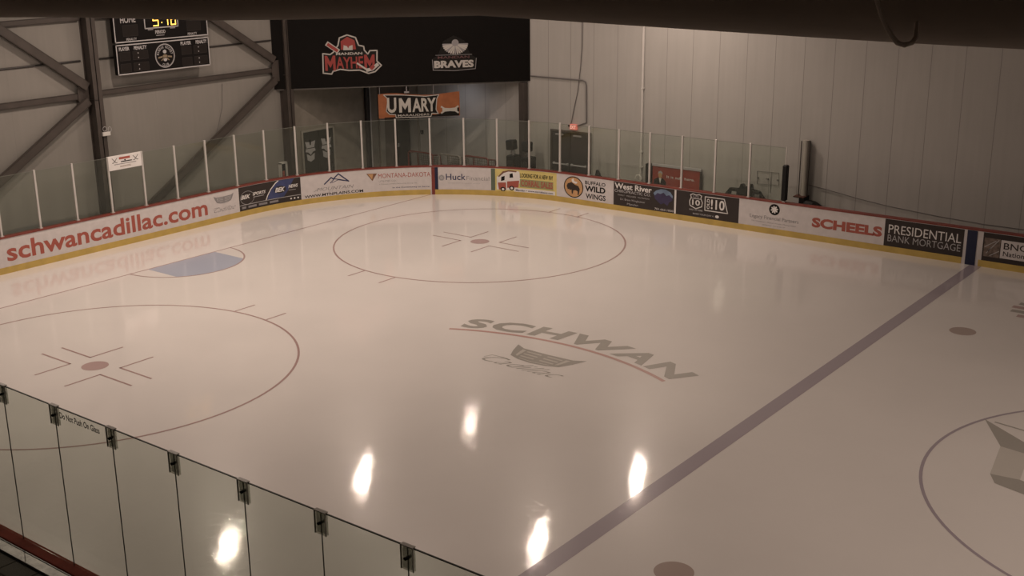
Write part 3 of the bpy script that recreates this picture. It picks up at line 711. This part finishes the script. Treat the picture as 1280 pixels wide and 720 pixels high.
for a, c, d, e in ((1.40, 1.95, 6.32, 6.66), (3.85, 4.40, 6.32, 6.66), (1.20, 1.58, 5.58, 5.84), (1.20, 1.58, 5.22, 5.48), (1.68, 2.25, 5.58, 5.84), (1.68, 2.25, 5.22, 5.48),
                   (3.56, 3.95, 5.58, 5.84), (3.56, 3.95, 5.22, 5.48), (4.05, 4.58, 5.58, 5.84), (4.05, 4.58, 5.22, 5.48)):
    wk = 'digit_window#%.2f%.2f' % (a, d); P.rect(wk, a, c, d, e, BOXM, .002); frame(wk, a, c, d, e, .012, mat('window_rim', (.03, .026, .024), .5, spec=.2))
for cx in (1.88, 4.24):
    for z in (5.64, 5.78, 5.28, 5.42): P.ell('colon_dot', cx, z, .017, .02, PLG, .006, 10)
DTAN = mat('emblem_tan', (.22, .17, .11), .6)
P.ring('club_emblem', 2.89, 5.61, .37, .37, .022, PLG); P.ring('club_emblem', 2.89, 5.61, .345, .345, .012, PGREY)
for k, ch in enumerate('MANDAN HOCKEY'):
    a = pi*.93-k*pi*.86/12; 
    if ch == ' ': continue
    wr = lambda u_, v_, a=a: (2.89+(.27+v_)*cos(a-u_/.3), 5.61+(.27+v_)*sin(a-u_/.3))
    P.text('club_emblem', ch, -.025, .025, -.035, .045, PLG, bold=.02, warp=wr)
for k, ch in enumerate('CLUB'):
    a = -pi/2-.33+k*.22
    wr = lambda u_, v_, a=a: (2.89+(.29-v_)*cos(a+u_/.3), 5.61+(.29-v_)*sin(a+u_/.3))
    P.text('club_emblem', ch, -.025, .025, -.04, .04, PLG, bold=.02, warp=wr)
P.stroke('club_emblem', [(2.64, 5.56), (2.78, 5.58)], .05, DTAN); P.stroke('club_emblem', [(3.14, 5.56), (3.0, 5.58)], .05, DTAN); P.stroke('club_emblem', [(2.74, 5.46), (2.84, 5.54)], .03, DTAN); P.stroke('club_emblem', [(3.04, 5.46), (2.94, 5.54)], .03, DTAN)
P.ell('club_emblem', 2.89, 5.74, .07, .06, PLG); P.ell('club_emblem', 2.89, 5.60, .09, .05, DTAN); P.ell('club_emblem', 2.89, 5.48, .07, .05, PLG)
LED = mat('led_yellow', (1.0, .62, .12), .5, emit=1.6)
SEG = {'5': 'afgcd', '1': 'bc', '6': 'afgcde'}
def digit(ch, a, z, w_, h):
    t = .035
    sgs = {'a': [(a, z+h), (a+w_, z+h)], 'g': [(a, z+h/2), (a+w_, z+h/2)], 'd': [(a, z), (a+w_, z)], 'f': [(a, z+h/2), (a, z+h)], 'e': [(a, z), (a, z+h/2)], 'b': [(a+w_, z+h/2), (a+w_, z+h)], 'c': [(a+w_, z), (a+w_, z+h/2)]}
    for c in SEG[ch]: P.stroke('clock_digits', sgs[c], t, LED, .008)
digit('5', 2.55, 6.575, .19, .33); digit('1', 2.92, 6.575, .19, .33); digit('6', 3.24, 6.575, .17, .33)
P.ell('clock_digits', 2.88, 6.66, .02, .022, LED, .008, 10); P.ell('clock_digits', 2.88, 6.80, .02, .022, LED, .008, 10)
P.build(sb, {'clock_digits': 'glowing yellow digits 5:16'})

# ------------------------------------------------------------------ black corner storey (diagonal fascia)
A, B_ = Vector((-1.0, 7.85)), Vector((5.22, 15.0)); T = (B_-A).normalized(); Nn = Vector((T.y, -T.x)); LD = (B_-A).length
b = MB(); b.prism([(-.99, 7.85), (5.22, 14.99), (-.99, 14.99)][::1], lambda x, y, z: (x, y, z), 3.95, ZC-.01, FASC)
b.mats = [FASC]; wc = b.build('wall_corner', FASC); wc['kind'] = 'structure'
MB().prism([(-.99, 7.95), (5.12, 14.99), (-.99, 14.99)], lambda x, y, z: (x, y, z), 3.90, 3.95).build('trim_1', mat('soffit', (.20, .19, .18), .7))['kind'] = 'structure'
# brown end wall section and wall returns under the corner storey
BRN = mat('brown_wall', (.14, .12, .10), .7, var=.15)
LT = mat('light_trim', (.30, .28, .25), .6)
b = MB(); b.box(XE, XE+.03, 8.55, 13.1, -.12, 3.9, mat('recess_wall', (.24, .22, .19), .7, var=.1)); b.build('wall_left', None)['kind'] = 'structure'
b = MB(); b.box(XE, XE+.05, 13.1, 14.95, -.12, 3.9, BRN); b.build('wall_left', None)['kind'] = 'structure'
MB().box(XE+.05, XE+.10, 13.16, 13.42, -.12, 3.1).build('trim_2', LT)['kind'] = 'structure'
MB().box(-.5, -.42, 14.93, 15.0, -.12, 3.9).build('lit_edge_strip', LT)['kind'] = 'structure'  # pale strip added to stand for light on the wall edge
tag(MB().box(XE+.05, XE+.2, 12.34, 12.60, -.12, 3.88, bev=.02).build('steel_column', STEEL_D), 'black steel column behind the glass, left of the orange banner', 'column')
tag(MB().tube([(XE+.22, 12.52, .2), (XE+.22, 12.52, 3.85)], .025, 8).build('wall_pipe', PLG), 'thin pale pipe on the black column left of the orange banner', 'pipe')
tag(MB().box(4.86, 5.12, 14.72, 14.98, -.12, 3.88, bev=.02).build('steel_column', STEEL), 'dark brown steel column at the right end of the black corner storey', 'column')
# door with two logos
d1 = tag(MB().box(XE+.03, XE+.08, 9.02, 10.56, -.1, 2.22).build('door_1', DOORG), kind='structure')
b = MB(); b.box(XE+.03, XE+.10, 8.94, 9.02, -.1, 2.30); b.box(XE+.03, XE+.10, 10.56, 10.64, -.1, 2.30); b.box(XE+.03, XE+.10, 9.02, 10.56, 2.22, 2.30); b.build('door_frame', LT, d1)
MB().box(XE+.08, XE+.085, 9.785, 9.795, -.1, 2.2).build('leaf_gap', BLACK, d1)
P = Print(lambda u_, v_, o: (XE+.08+o, u_, v_), .004)
for cx, cz in ((9.36, 1.50), (10.18, 1.52)):
    P.poly('door_emblem', [(cx-.26, cz+.36), (cx-.05, cz+.33), (cx, cz+.20), (cx+.05, cz+.33), (cx+.26, cz+.36), (cx+.20, cz+.14), (cx+.26, cz-.02), (cx+.12, cz-.05), (cx, cz-.16), (cx-.12, cz-.05), (cx-.26, cz-.02), (cx-.20, cz+.14)], PLG)
    P.poly('door_emblem', [(cx-.2, cz-.10), (cx, cz-.2), (cx+.2, cz-.10), (cx+.18, cz-.34), (cx, cz-.42), (cx-.18, cz-.34)], PLG)
    P.poly('door_emblem', [(cx-.03, cz+.22), (cx+.03, cz+.22), (cx+.05, cz+.42), (cx-.05, cz+.42)], BLACK, .006)
    P.stroke('door_emblem', [(cx-.2, cz+.10), (cx+.2, cz+.10)], .03, DOORG, .006)
P.build(d1)
tag(MB().box(XE+.05, XE+.09, 14.05, 14.90, -.1, 2.45).build('door_2', BLACK), kind='structure')
MB().box(XE+.09, XE+.13, 14.15, 14.2, .95, 1.1).build('door_handle', PLG, bpy.data.objects['door_2'])
tag(MB().box(-.38, -.24, 14.95, 15.0, 1.42, 1.58, bev=.01).build('wall_switch', BLKP), 'small black switch box on the wall under the orange banner', 'switch')
# soffit lamp
sl = empty('ceiling_light', (2.2, 13.9, 3.88), 'small lamp under the black corner storey lighting the grey wall', 'lamp')
MB().tube([(2.2, 13.9, 3.90), (2.2, 13.9, 3.84)], .14, 16).build('housing', ALU, sl)
la = bpy.data.lights.new('lamp', 'AREA'); la.shape = 'DISK'; la.size = .22; la.energy = 8; la.color = (.95, .93, 1.0)
lo = link(bpy.data.objects.new('lamp_light', la)); lo.parent = sl; lo.location = (0, 0, -.05)

def block_m(P, part, u0, u1, v0, v1, m, off, k=.24):
    w_ = (u1-u0); t = w_*k; c = (u0+u1)/2; h = v1-v0
    P.poly(part, [(u0, v0), (u0+t, v0), (u0+t, v0+h*.52), (c, v0+h*.18), (u1-t, v0+h*.52), (u1-t, v0), (u1, v0), (u1, v1), (u1-t*.95, v1), (c, v0+h*.58), (u0+t*.95, v1), (u0, v1)], m, off)
# ---- signs on the fascia
def on_f(t, z, o): p = A+T*t+Nn*o; return (p.x, p.y, z)
def fsign(label, t, z): p = A+T*t+Nn*.02; return empty('team_sign', (p.x, p.y, z), label, 'sign')
RDK = mat('sign_red', (.26, .035, .03), .5); SW = mat('sign_white', (.42, .40, .38), .5)
m1 = fsign('red and white team sign reading MANDAN MAYHEM on the black corner storey', 2.8, 4.45)
P = Print(on_f, .03)
out = [(1.80, 5.18), (1.78, 4.48), (2.08, 4.44), (2.14, 4.54), (2.40, 4.60), (2.72, 4.55), (3.10, 4.55), (3.42, 4.42), (3.66, 4.48), (3.90, 4.70), (3.74, 4.86), (3.76, 5.24), (3.50, 5.24), (3.42, 5.12), (3.30, 5.26), (3.28, 5.40), (3.10, 5.44), (3.0, 5.72), (2.7, 5.82), (2.42, 5.72), (2.36, 5.46), (2.18, 5.22), (2.06, 5.14)]
b = MB(); b.prism(out, lambda x, y, d: on_f(x, y, d), .005, .028); b.build('backing', BLACK, m1)
P.stroke('outline', out, .045, SW, closed=True)
P.stroke('outline', [(1.98, 5.52), (2.34, 5.26)], .17, SW, .031); P.stroke('stick#a', [(2.0, 5.50), (2.32, 5.27)], .11, RDK, .034)
P.poly('crest', [(2.46, 5.30), (2.46, 5.60), (2.7, 5.76), (2.96, 5.62), (3.0, 5.30)], RDK, .033)
P.poly('crest', [(2.54, 5.28), (2.56, 5.46), (2.68, 5.42), (2.72, 5.34), (2.76, 5.42), (2.88, 5.46), (2.88, 5.28)], SW, .036)
P.text('lettering', 'MANDAN', 2.27, 3.22, 5.11, 5.20, SW, .036, bold=.03)
wv = lambda u_, v_: (u_, v_+(.05 if True else 0)*((u_-2.78)/.95)**2*(1 if v_ > 4.8 else -.6))
P.text('lettering', 'AYHE', 2.26, 3.24, 4.62, 5.04, RDK, .035, bold=.02, warp=wv)
for k, a in enumerate((1.86, 3.28)): block_m(P, 'lettering#m%d' % k, a, a+.38, 4.56, 5.10, RDK, .034)
P.stroke('stick#b', [(3.02, 4.80), (3.40, 4.53)], .06, SW, .038); P.stroke('stick#b', [(3.36, 4.54), (3.56, 4.58), (3.76, 4.74)], .12, SW, .039); P.stroke('stick#b', [(3.52, 4.60), (3.60, 4.68)], .13, RDK, .041)
P.build(m1)
m2 = fsign('white team sign reading MANDAN BRAVES with feather fan on the black corner storey', 6.6, 4.45)
P = Print(on_f, .03)
b = MB(); b.prism([(5.78, 4.44), (6.6, 4.42), (7.40, 4.46), (7.44, 4.86), (7.2, 5.0), (7.0, 5.5), (6.6, 5.7), (6.2, 5.5), (6.0, 5.0), (5.76, 4.86)], lambda x, y, d: on_f(x, y, d), .005, .028); b.build('backing', BLACK, m2)
P.text('lettering', 'BRAVES', 5.84, 7.32, 4.53, 4.80, SW, bold=.05)
P.text('lettering', 'MANDAN', 5.98, 7.16, 4.87, 4.96, mat('sign_dull_red', (.12, .05, .05), .5), bold=.01)
P.stroke('outline', [(5.78, 4.84), (5.80, 4.46), (6.6, 4.42), (7.38, 4.47), (7.42, 4.86)], .02, PGREY)
P.stroke('outline', [(5.90, 5.0), (7.26, 5.0)], .015, PGREY)
for k in range(17):
    a = pi*1.02+k*pi*.96/16; ca, sa = cos(a), sin(a)
    c0 = (6.64+.08*ca, 5.40+.07*sa); c1 = (6.64+.46*ca, 5.40+.36*sa); wq = .032
    P.poly('feather_fan', [(c0[0]-.012*sa, c0[1]+.012*ca), (c0[0]+.012*sa, c0[1]-.012*ca), (c1[0]+wq*sa, c1[1]-wq*ca), (c1[0]+.03*ca, c1[1]+.03*sa), (c1[0]-wq*sa, c1[1]+wq*ca)], SW if k % 4 else PGREY, .031+.0004*k)
P.ell('feather_fan', 6.64, 5.44, .13, .12, PGREY, .04)
P.build(m2)
# ---- orange banner under the fascia
bn = empty('hanging_banner', on_f(5.26, 2.72, -.1), 'orange and black cloth banner reading U MARY MARAUDERS hanging under the black corner storey', 'banner')
def on_b(t, z, o):
    wob = .006*sin(t*3.1); return on_f(t, z, -.10+wob+o)
nt_, nz = 40, 8; vs_ = []
def top(t): return 3.60+.05*sin((t-3.74)*2.2+.6)
for side in (0, -.006):
    for i in range(nt_+1):
        for j in range(nz+1):
            t = 3.74+3.04*i/nt_; vs_.append(on_b(t, 2.73+(top(t)-2.73)*j/nz, side))
fs = []; K = (nt_+1)*(nz+1)
for i in range(nt_):
    for j in range(nz):
        a = i*(nz+1)+j; q = (a, a+nz+1, a+nz+2, a+1); fs.append(q); fs.append(tuple(K+k for k in q[::-1]))
MB().add(vs_, fs).build('cloth', mat('banner_orange', (.29, .10, .04), .85, var=.12, vscale=4), bn)
P = Print(on_b, .006)
pts_ = [(3.9+.1*k, 2.735) for k in range(29)]
for k in range(28):
    x0, x1 = 3.95+.1*k, 4.05+.1*k; h = lambda x: 2.76+.02*(x-3.9)+(.22*max(0, min(1, (x-5.9)/.8)))
    P.poly('black_field', [(x0, 2.735), (x1, 2.735), (x1, h(x1)), (x0, h(x0))], BLACK)
ol = [(3.94, 3.60), (4.10, 3.45), (4.02, 3.0), (4.14, 2.88), (4.36, 2.86), (4.38, 2.74), (5.68, 2.74), (5.72, 2.86), (5.96, 2.84), (5.88, 3.0), (5.92, 3.40), (6.0, 3.54), (5.5, 3.50), (4.6, 3.58)]
P.poly('lettering_field', ol, BLACK, .013)
P.stroke('lettering_outline', ol, .03, SW, .018, closed=True)
BW = mat('banner_white', (.45, .43, .40), .7)
P.text('lettering', 'U', 4.06, 4.40, 2.93, 3.49, BW, .022, bold=.03); P.text('lettering', 'ARY', 4.99, 5.88, 2.93, 3.44, BW, .022, bold=.03)
block_m(P, 'lettering#m', 4.50, 4.94, 2.93, 3.46, BW, .022)
P.text('lettering', 'MARAUDERS', 4.44, 5.62, 2.785, 2.86, BW, .022, bold=.01)
for sy_ in (1, -1):
    P.stroke('sponsor_mark', [(6.08, 2.97+sy_*.12), (6.20, 2.97+sy_*.04), (6.40, 2.97+sy_*.025), (6.60, 2.97+sy_*.04), (6.72, 2.97+sy_*.12)], .06, BW, .016)
P.poly('sponsor_mark', [(6.12, 2.90), (6.30, 2.95), (6.30, 3.0), (6.12, 3.04)], BW, .017); P.poly('sponsor_mark', [(6.50, 2.95), (6.68, 2.90), (6.68, 3.04), (6.50, 3.0)], BW, .017)
P.build(bn)
b = MB()
for t in (3.8, 4.79, 5.8, 6.74): b.tube([on_f(t, top(t)-.03, -.09), on_f(t, 3.90, -.09)], .009, 6)
b.build('hanging_cord', PGREY, bn)
b = MB(); b.tube([on_f(4.79, 3.90, -.02), on_f(4.79, 3.72, -.02)], .02, 8); b.tube([on_f(4.70, 3.68, -.02), on_f(4.88, 3.68, -.02)], .035, 8)
tag(b.build('hook_lamp', PGREY), 'small hanging fitting above the orange banner', 'fitting')

# ------------------------------------------------------------------ side wall things
d3 = tag(MB().box(6.28, 7.94, 14.93, 14.99, -.1, 2.16).build('door_3', DOORM), kind='structure')
b = MB(); b.box(6.21, 6.28, 14.90, 14.99, -.1, 2.23); b.box(7.94, 8.01, 14.90, 14.99, -.1, 2.23); b.box(6.28, 7.94, 14.90, 14.99, 2.16, 2.23); b.build('door_frame', STEEL, d3)
MB().box(7.085, 7.125, 14.90, 14.93, -.1, 2.16).build('centre_post', STEEL_D, d3)
for a in (6.36, 7.17):
    b = MB(); b.bar((a, 14.86, .97), (a+.68, 14.86, .97), .05, .05, bev=.008); b.box(a, a+.06, 14.86, 14.93, .93, 1.01); b.box(a+.62, a+.68, 14.86, 14.93, .93, 1.01); b.build('push_bar', PLG, d3, label='pale push bar')
    MB().box(a+.1, a+.45, 14.86, 14.93, 2.04, 2.10, bev=.01).build('door_closer', PGREY, d3)
es = empty('exit_sign', (7.24, 14.95, 2.3), 'lit red EXIT sign on the wall above the dark double doors', 'sign')
EXM = mat('exit_glow', (.62, .16, .12), .5, emit=.55); EXW = mat('exit_letters', (.9, .55, .48), .5, emit=.6)
MB().box(7.09, 7.40, 14.90, 14.99, 2.29, 2.49, bev=.01).build('housing', EXM, es)
P = Print(lambda u_, v_, o: (u_, 14.90-o, v_), .003); P.text('lettering', 'EXIT', 7.12, 7.37, 2.325, 2.455, EXW, bold=.02); P.build(es)
b = MB(); b.box(7.05, 7.10, 14.86, 14.9, 2.40, 2.47); b.build('spot_head', BLKP, es)
tag(MB().tube([(7.58, 14.97, 9.5), (7.58, 14.97, 5.4), (7.52, 14.97, 4.6), (7.40, 14.97, 3.7), (7.2, 14.97, 2.9), (7.12, 14.96, 2.5)], .014, 6).build('wall_cable', PIPEG), 'thin dark cable drooping down the wall to the exit sign', 'cable')
tag(MB().tube([(5.25, 14.96, 4.14), (7.62, 14.96, 4.13), (7.74, 14.96, 4.08), (7.78, 14.96, 3.95), (7.80, 14.96, 2.6), (7.40, 14.96, 2.45)], .025, 8).build('wall_conduit', PIPEG), 'grey conduit bending down the wall right of the corner storey', 'conduit')
b = MB(); b.tube([(10.17, 14.95, .75), (10.17, 14.95, 10.6)], .045, 10)
for z in (1.2, 1.75, 4.0, 6.5): b.box(10.14, 10.24, 14.90, 14.99, z, z+.04)
tag(b.build('white_pipe', PIPEW), 'tall white pipe running up the far wall above the West River advertisement', 'pipe')
b = MB(); b.tube([(10.17, 14.93, .55), (10.17, 14.93, .74)], .05, 10); b.tube([(10.05, 14.80, .80), (10.1, 14.8, .92), (10.2, 14.8, .95), (10.28, 14.8, .88), (10.3, 14.8, .8)], .03, 8); b.tube([(10.02, 14.8, .66), (10.32, 14.8, .66)], .025, 8)
tag(b.build('hose_valve', PIPEW), 'white hose valve at the foot of the tall white pipe', 'valve')
tag(MB().box(10.46, 10.69, 14.78, 14.97, -.12, 1.40, bev=.02).build('dark_cabinet', BLKP), 'narrow dark cabinet left of the red sign board', 'cabinet')
# red sign board with a suited man
rb = empty('sign_board', (11.6, 14.9, -.1), 'red display board showing a man in a dark suit, leaning by the far wall', 'sign')
MB().box(10.72, 12.64, 14.86, 14.93, -.12, 1.36).build('board', mat('board_red', (.30, .045, .028), .55, var=.1), rb)
b = MB(); b.box(10.70, 12.66, 14.84, 14.93, 1.34, 1.42); b.build('top_rail', PLG, rb, label='pale top rail'); 
MB().box(12.62, 12.66, 14.84, 14.93, -.12, 1.34).build('side_rail', STEEL, rb)
P = Print(lambda u_, v_, o: (u_, 14.86-o, v_), .004)
P.poly('portrait', [(10.76, .45), (10.78, .84), (10.90, .92), (11.04, .95), (11.18, .91), (11.28, .82), (11.30, .45)], BLACK)
P.poly('portrait', [(10.99, .93), (11.04, .72), (11.09, .93)], PWHITE, .006)
P.ell('portrait', 11.04, 1.03, .075, .10, PTAN, .006); P.poly('portrait', [(10.95, 1.06), (10.97, 1.16), (11.06, 1.19), (11.13, 1.14), (11.13, 1.06), (11.08, 1.11), (11.0, 1.11)], PLG, .008)
P.text('lettering', 'It is safe here.', 11.30, 12.42, .96, 1.06, PWHITE, bold=.01)
P.build(rb)
# black moulded sled / barrier
b = MB()
outl = [(13.74, .30), (13.74, .74), (13.92, .98), (14.26, 1.0), (14.30, 1.04), (14.34, 1.16), (14.42, 1.16), (14.46, 1.08), (14.60, 1.08), (14.64, 1.18), (14.72, 1.18), (14.76, 1.02), (15.02, .98), (15.22, .74), (15.22, .30)]
win = [[(13.93, .70), (14.20, .70), (14.20, .88), (13.97, .88)], [(14.80, .70), (15.06, .70), (15.03, .88), (14.80, .88)]]
def fr(x, y, d): return (x, 14.55+d, y)
# body split so the two hand openings stay open
b.prism([(13.74, .30), (15.22, .30), (15.22, .70), (13.74, .70)], fr, 0, .12)
b.prism([(13.74, .70), (13.93, .70), (13.97, .88), (13.92, .98), (13.74, .74)], fr, 0, .12)
b.prism([(13.97, .88), (14.20, .88), (14.26, 1.0), (13.92, .98)], fr, 0, .12)
b.prism([(14.20, .70), (14.80, .70), (14.80, .88), (14.76, 1.02), (14.72, 1.18), (14.64, 1.18), (14.60, 1.08), (14.46, 1.08), (14.42, 1.16), (14.34, 1.16), (14.30, 1.04), (14.26, 1.0), (14.20, .88)], fr, -.02, .14)
b.prism([(14.80, .88), (15.03, .88), (15.02, .98), (14.76, 1.02)], fr, 0, .12)
b.prism([(15.06, .70), (15.22, .70), (15.22, .74), (15.02, .98), (15.03, .88)], fr, 0, .12)
b.box(13.85, 14.05, 14.4, 14.8, -.12, .3); b.box(14.9, 15.1, 14.4, 14.8, -.12, .3)
tag(b.build('plastic_barrier', mat('barrier_plastic', (.010, .011, .009), .6, spec=.2)), 'black moulded plastic barrier with two hand openings behind the boards', 'barrier')
# outlined square on the wall
b = MB(); b.tube([(14.73, 14.98, 1.14), (14.71, 14.98, 1.57), (15.49, 14.98, 1.60), (15.51, 14.98, 1.18), (14.73, 14.98, 1.14)], .008, 6); b.tube([(15.22, 14.98, .9), (15.22, 14.98, 1.6)], .008, 6)
b.box(15.05, 15.13, 14.95, 14.99, 1.33, 1.37); b.box(15.44, 15.49, 14.95, 14.99, 1.33, 1.37); b.box(14.74, 14.78, 14.95, 14.99, 1.33, 1.37)
tag(b.build('wire_outline', PIPEG), 'faint square outline of thin wire on the far wall beside the padded post', 'wire')
# upright light-coloured roll on a small base
ur = empty('upright_tube', (16.45, 14.8, .68), 'tall pale half-round cover standing on a small dark box by the far wall', 'tube')
b = MB(); b.tube([(16.47, 14.85, .98), (16.45, 14.85, 2.80)], .11, 16); b.build('tube', mat('pale_tube', (.40, .38, .34), .5), ur)
b = MB(); b.box(16.325, 16.345, 14.72, 14.76, .98, 2.78); b.box(16.58, 16.61, 14.76, 14.84, .98, 2.80); b.build('edge_strip', STEEL, ur)
b = MB(); b.box(16.25, 16.44, 14.55, 14.95, -.12, .96, PLG); b.box(16.44, 16.62, 14.55, 14.95, -.12, .98, BLKP); b.box(16.24, 16.62, 14.54, 14.96, .96, .99, mat('lid_brown', (.08, .03, .02), .5)); b.build('base_box', None, ur)
# black covered heap
b = MB(); n = 12
prof = [(16.5, .86), (16.7, .90), (16.95, .88), (17.1, .80), (17.2, .66), (17.25, -.1)]
vs_ = []
for j, y in enumerate((14.35, 14.5, 14.7, 14.9)):
    k = (.86, 1.0, 1.0, .9)[j]
    vs_ += [(16.62, y, -.1)]+[(max(x, 16.64), y, z*k if z > 0 else z) for x, z in prof]
m_ = len(prof)+1
fs = [tuple(range(m_))[::-1], tuple(3*m_+i for i in range(m_))]+[(j*m_+i, j*m_+(i+1) % m_, (j+1)*m_+(i+1) % m_, (j+1)*m_+i) for j in range(3) for i in range(m_)]
tag(b.add(vs_, fs).build('covered_heap', BLKP), 'low black covered heap right of the pale upright tube', 'cover')
pts_ = [(16.58, 1.33), (17.4, 1.22), (18.3, 1.08), (19.26, .97), (20.78, .86), (22.2, .80), (23.4, .80), (26, .9), (30, 1.3)]
tag(MB().tube([(x, 14.96, z) for x, z in pts_], .012, 6).build('wall_wire', PIPEG), 'thin dark wire sagging along the far wall to the right edge', 'wire')
# small dark bag by the door
b = MB(); b.tube([(8.53, 14.7, -.1), (8.53, 14.7, .35), (8.5, 14.7, .62), (8.5, 14.7, .84), (8.47, 14.7, .96)], [.12, .15, .14, .09, .04], 12); b.tube([(8.62, 14.7, .6), (8.70, 14.7, .66), (8.64, 14.7, .76)], .02, 6)
tag(b.build('black_bag', BLKP, smooth=True), 'small black bag peeking over the boards right of the double doors', 'bag')
# loudspeakers on cabinets
def speaker(x, y, lb, rz):
    rt = empty('loudspeaker_stand', (x, y, -.12), lb, 'loudspeaker', 'black loudspeakers by the corner column')
    b = MB(); b.box(x-.19, x+.19, y-.22, y+.25, -.12, 1.20, bev=.03); b.build('cabinet', BLKP, rt)
    b = MB(); b.tube([(x, y, 1.20), (x, y, 1.40)], .05, 10); b.bar((x-.1, y-.02, 1.26), (x-.06, y-.02, 1.40), .03, .03); b.bar((x+.1, y-.02, 1.26), (x+.06, y-.02, 1.40), .03, .03); b.build('bracket', PGREY, rt)
    c, s = cos(rz), sin(rz)
    b = MB(); b.frame_box((x-.07, y, 1.40), (c, 0, s), (0, 1, 0), (-s, 0, c), -.18, .18, -.16, .16, .0, .37, bev=.04); b.build('speaker', BLKP, rt)
    MB().tube([(x, y-.23, .9), (x, y-.22, .9)], .15, 16).build('speaker_cone', STEEL_D, rt)
speaker(4.92, 14.3, 'black loudspeaker on a tall black cabinet left of the brown corner column', .1)
speaker(5.63, 14.3, 'black loudspeaker on a tall black cabinet right of the brown corner column', -.02)
# goal frames stored behind the corner
PIPER = mat('goal_pipe_red', (.20, .045, .035), .4); PIPEW2 = mat('goal_pipe_pale', (.36, .33, .30), .4); NET = mat('goal_net', (.20, .18, .15), .9)
def goal(x0, x1, y, z, pm, lb, h0=-.1, back=.5):
    rt = empty('goal_frame', ((x0+x1)/2, y, h0), lb, 'goal', 'goal frames stored behind the corner boards')
    b = MB()
    b.tube([(x0, y, h0), (x0, y, z-.08), (x0+.05, y, z-.02), (x0+.12, y, z), (x1-.12, y, z), (x1-.05, y, z-.02), (x1, y, z-.08), (x1, y, h0)], .03, 8)
    b.tube([(x0, y, z-.06), (x0+.05, y+back, z-.15), (x0, y+back+.1, h0)], .022, 8); b.tube([(x1, y, z-.06), (x1-.05, y+back, z-.15), (x1, y+back+.1, h0)], .022, 8)
    b.tube([(x0+.05, y+back, z-.15), (x1-.05, y+back, z-.15)], .022, 8); b.tube([(x0, y+back+.1, h0+.02), (x1, y+back+.1, h0+.02)], .022, 8)
    b.build('pipe_frame', pm, rt)
    b = MB(); n = int((x1-x0)/.11)
    for k in range(n+1):
        x = x0+(x1-x0)*k/n; b.bar((x, y+.02, z-.03), (x, y+back, z-.17), .012, .012); b.bar((x, y+back, z-.17), (x, y+back+.08, h0), .012, .012)
    for k in range(9):
        zz = z-.17-(z-.17-h0)*k/9; b.bar((x0, y+back+.01*k, zz), (x1, y+back+.01*k, zz), .012, .012)
    b.build('netting', NET, rt)
goal(-.25, 1.05, 14.05, .88, PIPER, 'red goal frame with netting under the orange banner, leftmost of the stored goals')
goal(1.35, 2.45, 14.1, .92, PIPEW2, 'pale topped goal frame between the two red ones behind the corner boards')
goal(2.62, 3.80, 14.15, .97, PIPER, 'dark red goal frame beside the left loudspeaker')

# ------------------------------------------------------------------ duct in front of the camera, high up
du = empty('ventilation_duct', (30, -17.5, 9.6), 'big round brown fabric ventilation duct crossing the top of the view', 'duct')
key = [(8, 8.75), (20, 8.86), (25.6, 8.97), (27.5, 9.03), (29.2, 9.10), (30.6, 9.09), (31.3, 9.08), (34, 9.05), (45, 8.95), (58, 8.9)]
RD = .52; pts_ = []
for (xa, za), (xb, zb) in zip(key, key[1:]):
    n = max(2, int((xb-xa)/.5))
    for k in range(n): pts_.append((xa+(xb-xa)*k/n, za+(zb-za)*k/n))
pts_.append(key[-1])
b = MB(); b.tube([(x, -17.5, z+RD) for x, z in pts_], [RD+.006*sin(x*2.1) for x, z in pts_], 40); b.build('duct_body', DUCT, du, smooth=True)
b = MB()
for x in range(10, 57, 4):
    z = min(key, key=lambda q: abs(q[0]-x))[1]; b.tube([(x, -17.5, z+2*RD-.05), (x, -17.5, ZC)], .01, 6)
b.build('suspension_cable', STEEL_D, du)
# hanging cable loop in front of the duct (placed between camera and duct)
b = MB(); b.tube([(31.00, -18.08, 9.75), (31.02, -18.10, 9.40), (31.05, -18.1, 9.246), (31.067, -18.1, 9.204), (31.083, -18.1, 9.175), (31.1, -18.1, 9.15), (31.117, -18.10, 9.134), (31.133, -18.09, 9.129), (31.135, -18.04, 9.131), (31.105, -17.93, 9.134), (31.06, -17.80, 9.165)], .007, 8)
tag(b.build('hanging_cable', mat('cable_grey', (.85, .74, .64), .6), smooth=True), 'pale grey cable looping down in front of the brown duct', 'cable')
